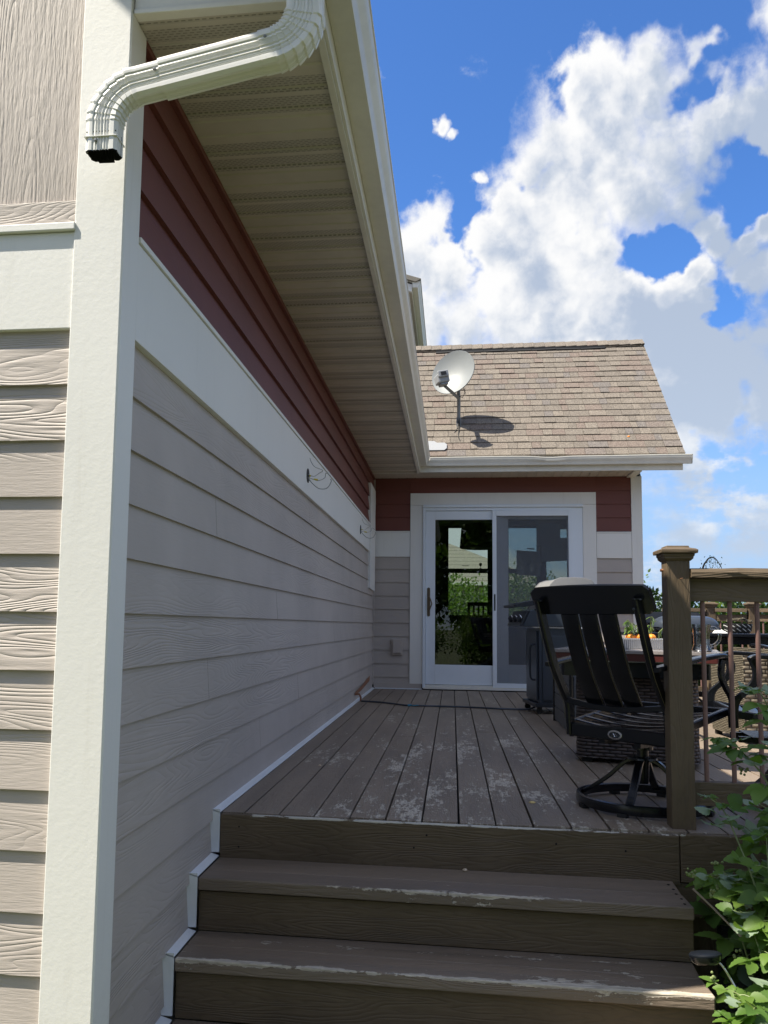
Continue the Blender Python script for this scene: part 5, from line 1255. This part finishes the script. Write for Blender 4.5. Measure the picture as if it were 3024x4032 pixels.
cane('bright sunlit raspberry sprig at the bottom right beside the lowest step', [(1.0, 2.3, G0), (.93, 2.3, -.5), (0.85, 2.32, -0.30), (0.793, 2.35, -0.21), (0.745, 2.4, -0.175), (0.715, 2.45, -0.180)], .075, 35, 1.4, berries=[(.70, 2.47, -.165)])
cane('low sunlit raspberry shoot hanging over the lowest step nosing', [(1.0, 2.25, G0), (.90, 2.28, -.45), (0.812, 2.3, -0.29), (0.76, 2.35, -0.25), (0.712, 2.4, -0.232)], .075, 36, 1.3)
cane('shaded raspberry stem standing right of the two middle steps', [(1.0, 2.62, G0), (.95, 2.6, -.5), (0.91, 2.62, -0.238), (0.89, 2.66, -0.162), (0.88, 2.72, -0.10), (0.862, 2.82, -0.07)], .075, 37, .9, berries=[(.86, 2.75, -.20)])
cane('thick raspberry stem with big dark leaves at the right edge', [(1.1, 2.55, G0), (1.0, 2.58, -.45), (0.95, 2.62, -0.201), (0.945, 2.7, -0.097), (0.95, 2.75, -0.003), (0.98, 2.85, 0.124)], .095, 38, .9)
for k, (x0, y0, z0, lab) in enumerate(((1.12, 2.98, .22, 'leafy raspberry cane in front of the third baluster, below table height'), (1.20, 2.92, .40, 'raspberry cane at the right edge with leaves over the bottom rail'),
        (1.04, 3.05, .10, 'raspberry cane whose leaves hang over the bottom rail nearest the post'), (1.17, 2.80, .02, 'raspberry cane with large leaves beside the deck rim board'))):
    cane(lab, [(x0 + .10, y0, G0), (x0 + .08, y0, z0 - .5), (x0 + .03, y0 + .02, z0 - .1), (x0 - .04, y0 + .04, z0)], .095, 60 + k, 1.15)
rr = random.Random(77)
for k in range(36):
    x0 = .99 + .08 * (k % 6) + rr.uniform(0, .06); y0 = 2.42 + .027 * k; h = rr.uniform(.28, .66) + (.22 if x0 > 1.15 else 0)
    cane('shaded raspberry cane deep in the patch between stairs and deck', [(x0 + .05, y0, G0), (x0 + .02, y0, G0 + h * .5), (x0 - .03 + rr.uniform(-.05, .04), y0 + .03, G0 + h), (x0 - .09, y0 + .05, G0 + h + .06)], rr.uniform(.075, .115), 100 + k, 1.1, 'canes deep in the raspberry patch', berries=[(x0 - .09, y0 + .05, G0 + h + .05)] if k % 4 == 0 else ())
for k in range(5):
    x0 = .88 + .06 * k; y0 = 2.28 + .03 * (k % 3); h = .40 + .05 * (k % 3)
    cane('yellow-green sunlit raspberry cane in the bottom right corner', [(x0 + .12, y0, G0), (x0 + .05, y0, G0 + h * .6), (x0 - .06, y0 + .04, G0 + h), (x0 - .14, y0 + .08, G0 + h + .03)], .085, 300 + k, 1.5, 'sunlit canes in the bottom corner')
q = MB(); q.tube([(.800, 3.02, -.09), (.86, 3.0, -.145), (.93, 2.95, -.215)], .0035, 6); tag(q.build('dead_cane', 'old_cane'), 'pale broken dead cane sticking out of the raspberry patch above the middle step', 'dead cane')

# ------------------------------------------------------------------ trees and bushes beyond the deck
def bush(name, label, cat, c, r, h, n, leaf, seed, trunk=True, group=None, topz=None):
    rr = random.Random(seed); t = thing(name, label, cat, (c[0], c[1], GZ), group)
    cl = [(Vector((c[0] + rr.uniform(-.75, .75) * r, c[1] + rr.uniform(-.75, .75) * r, GZ + h * (.30 + .62 * rr.random() ** .8))), rr.uniform(.22, .45) * r) for _ in range(26)]
    lf = MB(); br = MB()
    for cc, cr in cl:
        base = Vector((c[0], c[1], GZ)); mid = base.lerp(cc, .55) + Vector((0, 0, .1 * h))
        br.tube([base, mid, cc], .02, 5, rs=[.035 * h / 2, .018 * h / 2, .005])
    for i in range(n):
        cc, cr = cl[rr.randrange(len(cl))]
        v = Vector((rr.gauss(0, 1), rr.gauss(0, 1), rr.gauss(0, 1))).normalized() * cr * (.45 + .6 * rr.random())
        p = cc + v; d = v.normalized() + Vector((rr.uniform(-.7, .7), rr.uniform(-.7, .7), rr.uniform(-.5, .9)))
        leaf_mesh(lf, p, d, (rr.uniform(-1, 1), rr.uniform(-1, 1), 1), leaf * rr.uniform(.7, 1.3), leaf * .3, .15, .2, 3, rr.random(), 0)
    br.build('branches', 'bark', t); lf.build('foliage', 'bush_leaf', t, tab=True, fix=False)
    return t
bush('shrub', 'light green shrub rising above the far railing just right of the house corner', 'shrub', (3.25, 13.4), .75, 2.25, 5200, .07, 1)
bush('shrub', 'leafy green shrub behind the far railing between its first two posts', 'shrub', (3.15, 11.3), .85, 1.85, 5200, .07, 2)
bush('shrub', 'dense shrub behind the second post of the far railing', 'shrub', (4.35, 11.4), .9, 1.95, 5000, .07, 3)
bush('shrub', 'shrub behind the far railing at the right edge of the picture', 'shrub', (5.5, 10.9), .95, 1.95, 4500, .07, 4)
bush('shrub', 'low shrub close behind the far railing beside the house wall', 'shrub', (2.75, 11.9), .5, 1.6, 3000, .06, 5)
sp = thing('sapling', 'thin arching bare-looking branch with tiny leaves above the hand rail', 'sapling', (3.7, 13.0, GZ))
q = MB(); lf = MB(); rr = random.Random(9)
pth = catmull([(3.70, 13.0, GZ), (3.66, 13.0, .6), (3.68, 13.0, 1.55), (3.76, 13.0, 1.80), (3.86, 13.0, 1.84), (3.95, 13.0, 1.72), (3.98, 13.0, 1.62)], 8)
q.tube(pth, .006, 5, rs=[.02 * (1 - i / len(pth)) + .002 for i in range(len(pth))])
for k in range(110):
    p = pth[rr.randrange(20, len(pth))] + Vector((rr.uniform(-.09, .09), rr.uniform(-.1, .1), rr.uniform(-.15, .04))); leaf_mesh(lf, p, (rr.uniform(-1, 1), rr.uniform(-1, 1), rr.uniform(-1, .5)), (0, 0, 1), .034, .009, n=3, val=rr.random(), ser=0)
for k in range(14):
    p = pth[rr.randrange(24, len(pth))]; q.tube([p, p + Vector((rr.uniform(-.08, .08), 0, rr.uniform(-.15, -.03)))], .0015, 4)
q.build('branch', 'bark', sp); lf.build('leaves', 'bush_leaf', sp, tab=True, fix=False)
TL = {(9, 24): 'low rounded tree far beyond the dining table', (14, 20): 'distant bushy tree at the right beyond the deck', (4.5, 27): 'distant tree beyond the house corner'}
for i, (x, y) in enumerate(((9, 24), (14, 20), (4.5, 27))):
    bush('tree', TL[(x, y)], 'tree', (x, y), 2.6, 2.6, 7000, .13, 200 + i)
bush('shrub', 'dark shrub below the neighbour house roof seen through the far window', 'shrub', (0.35, 24), 2.6, 2.6, 12000, .11, 240)
for i, (x, y) in enumerate(((-7, -9), (-2.5, -10), (2.5, -9.5), (7, -8))):
    bush('tree', 'leafy yard tree behind the photographer, seen only as a reflection', 'tree', (x, y), 2.9, 6.5, 9000, .26, 250 + i, group='trees reflected in the door')
for i, (x, y) in enumerate(((-1.2, -4.2), (1.0, -4.6), (3.0, -4.0))):
    bush('shrub', 'yard shrub behind the photographer, seen only as a reflection', 'shrub', (x, y), 1.2, 1.9, 6000, .09, 260 + i, group='shrubs reflected in the door')

# ------------------------------------------------------------------ bits of litter on the deck, siding and roof
def bit(name, m, pts, label, cat, dz=.004):
    q = MB(); q.prism(pts, (0, 0, dz)); tag(q.build(name, m), label, cat)
def petal(c, r, label, cat='petal', m='petal_yellow', name='petal'):
    q = MB(); q.loft([[Vector((c[0] + r * s_ * (1 + .3 * math.sin(3 * a)) * math.cos(a), c[1] + r * s_ * math.sin(a), c[2] + z)) for a in [2 * pi * k / 9 for k in range(9)]] for s_, z in ((.9, 0), (1, .002), (.5, .007))]); tag(q.build(name, m), label, cat)
petal((.352, 3.86, .001), .014, 'small yellow petal on the deck boards left of the chair base')
petal((-.72, 4.62, .001), .009, 'tiny pale petal on the deck near the wall', 'petal', 'leaf_litter')
petal((.05, 3.385, Z1 + .001), .009, 'tiny dry leaf scrap on the upper tread against the riser', 'leaf scrap', 'leaf_litter', 'leaf_scrap')
q = MB(); q.ball((2.07, 9.99 + .10, 2.9 + .15 - .01), .016, 8, (1, .7, .7)); tag(q.build('roof_litter', 'orange'), 'small orange leaf lying on the shingles near the right end of the roof', 'leaf')
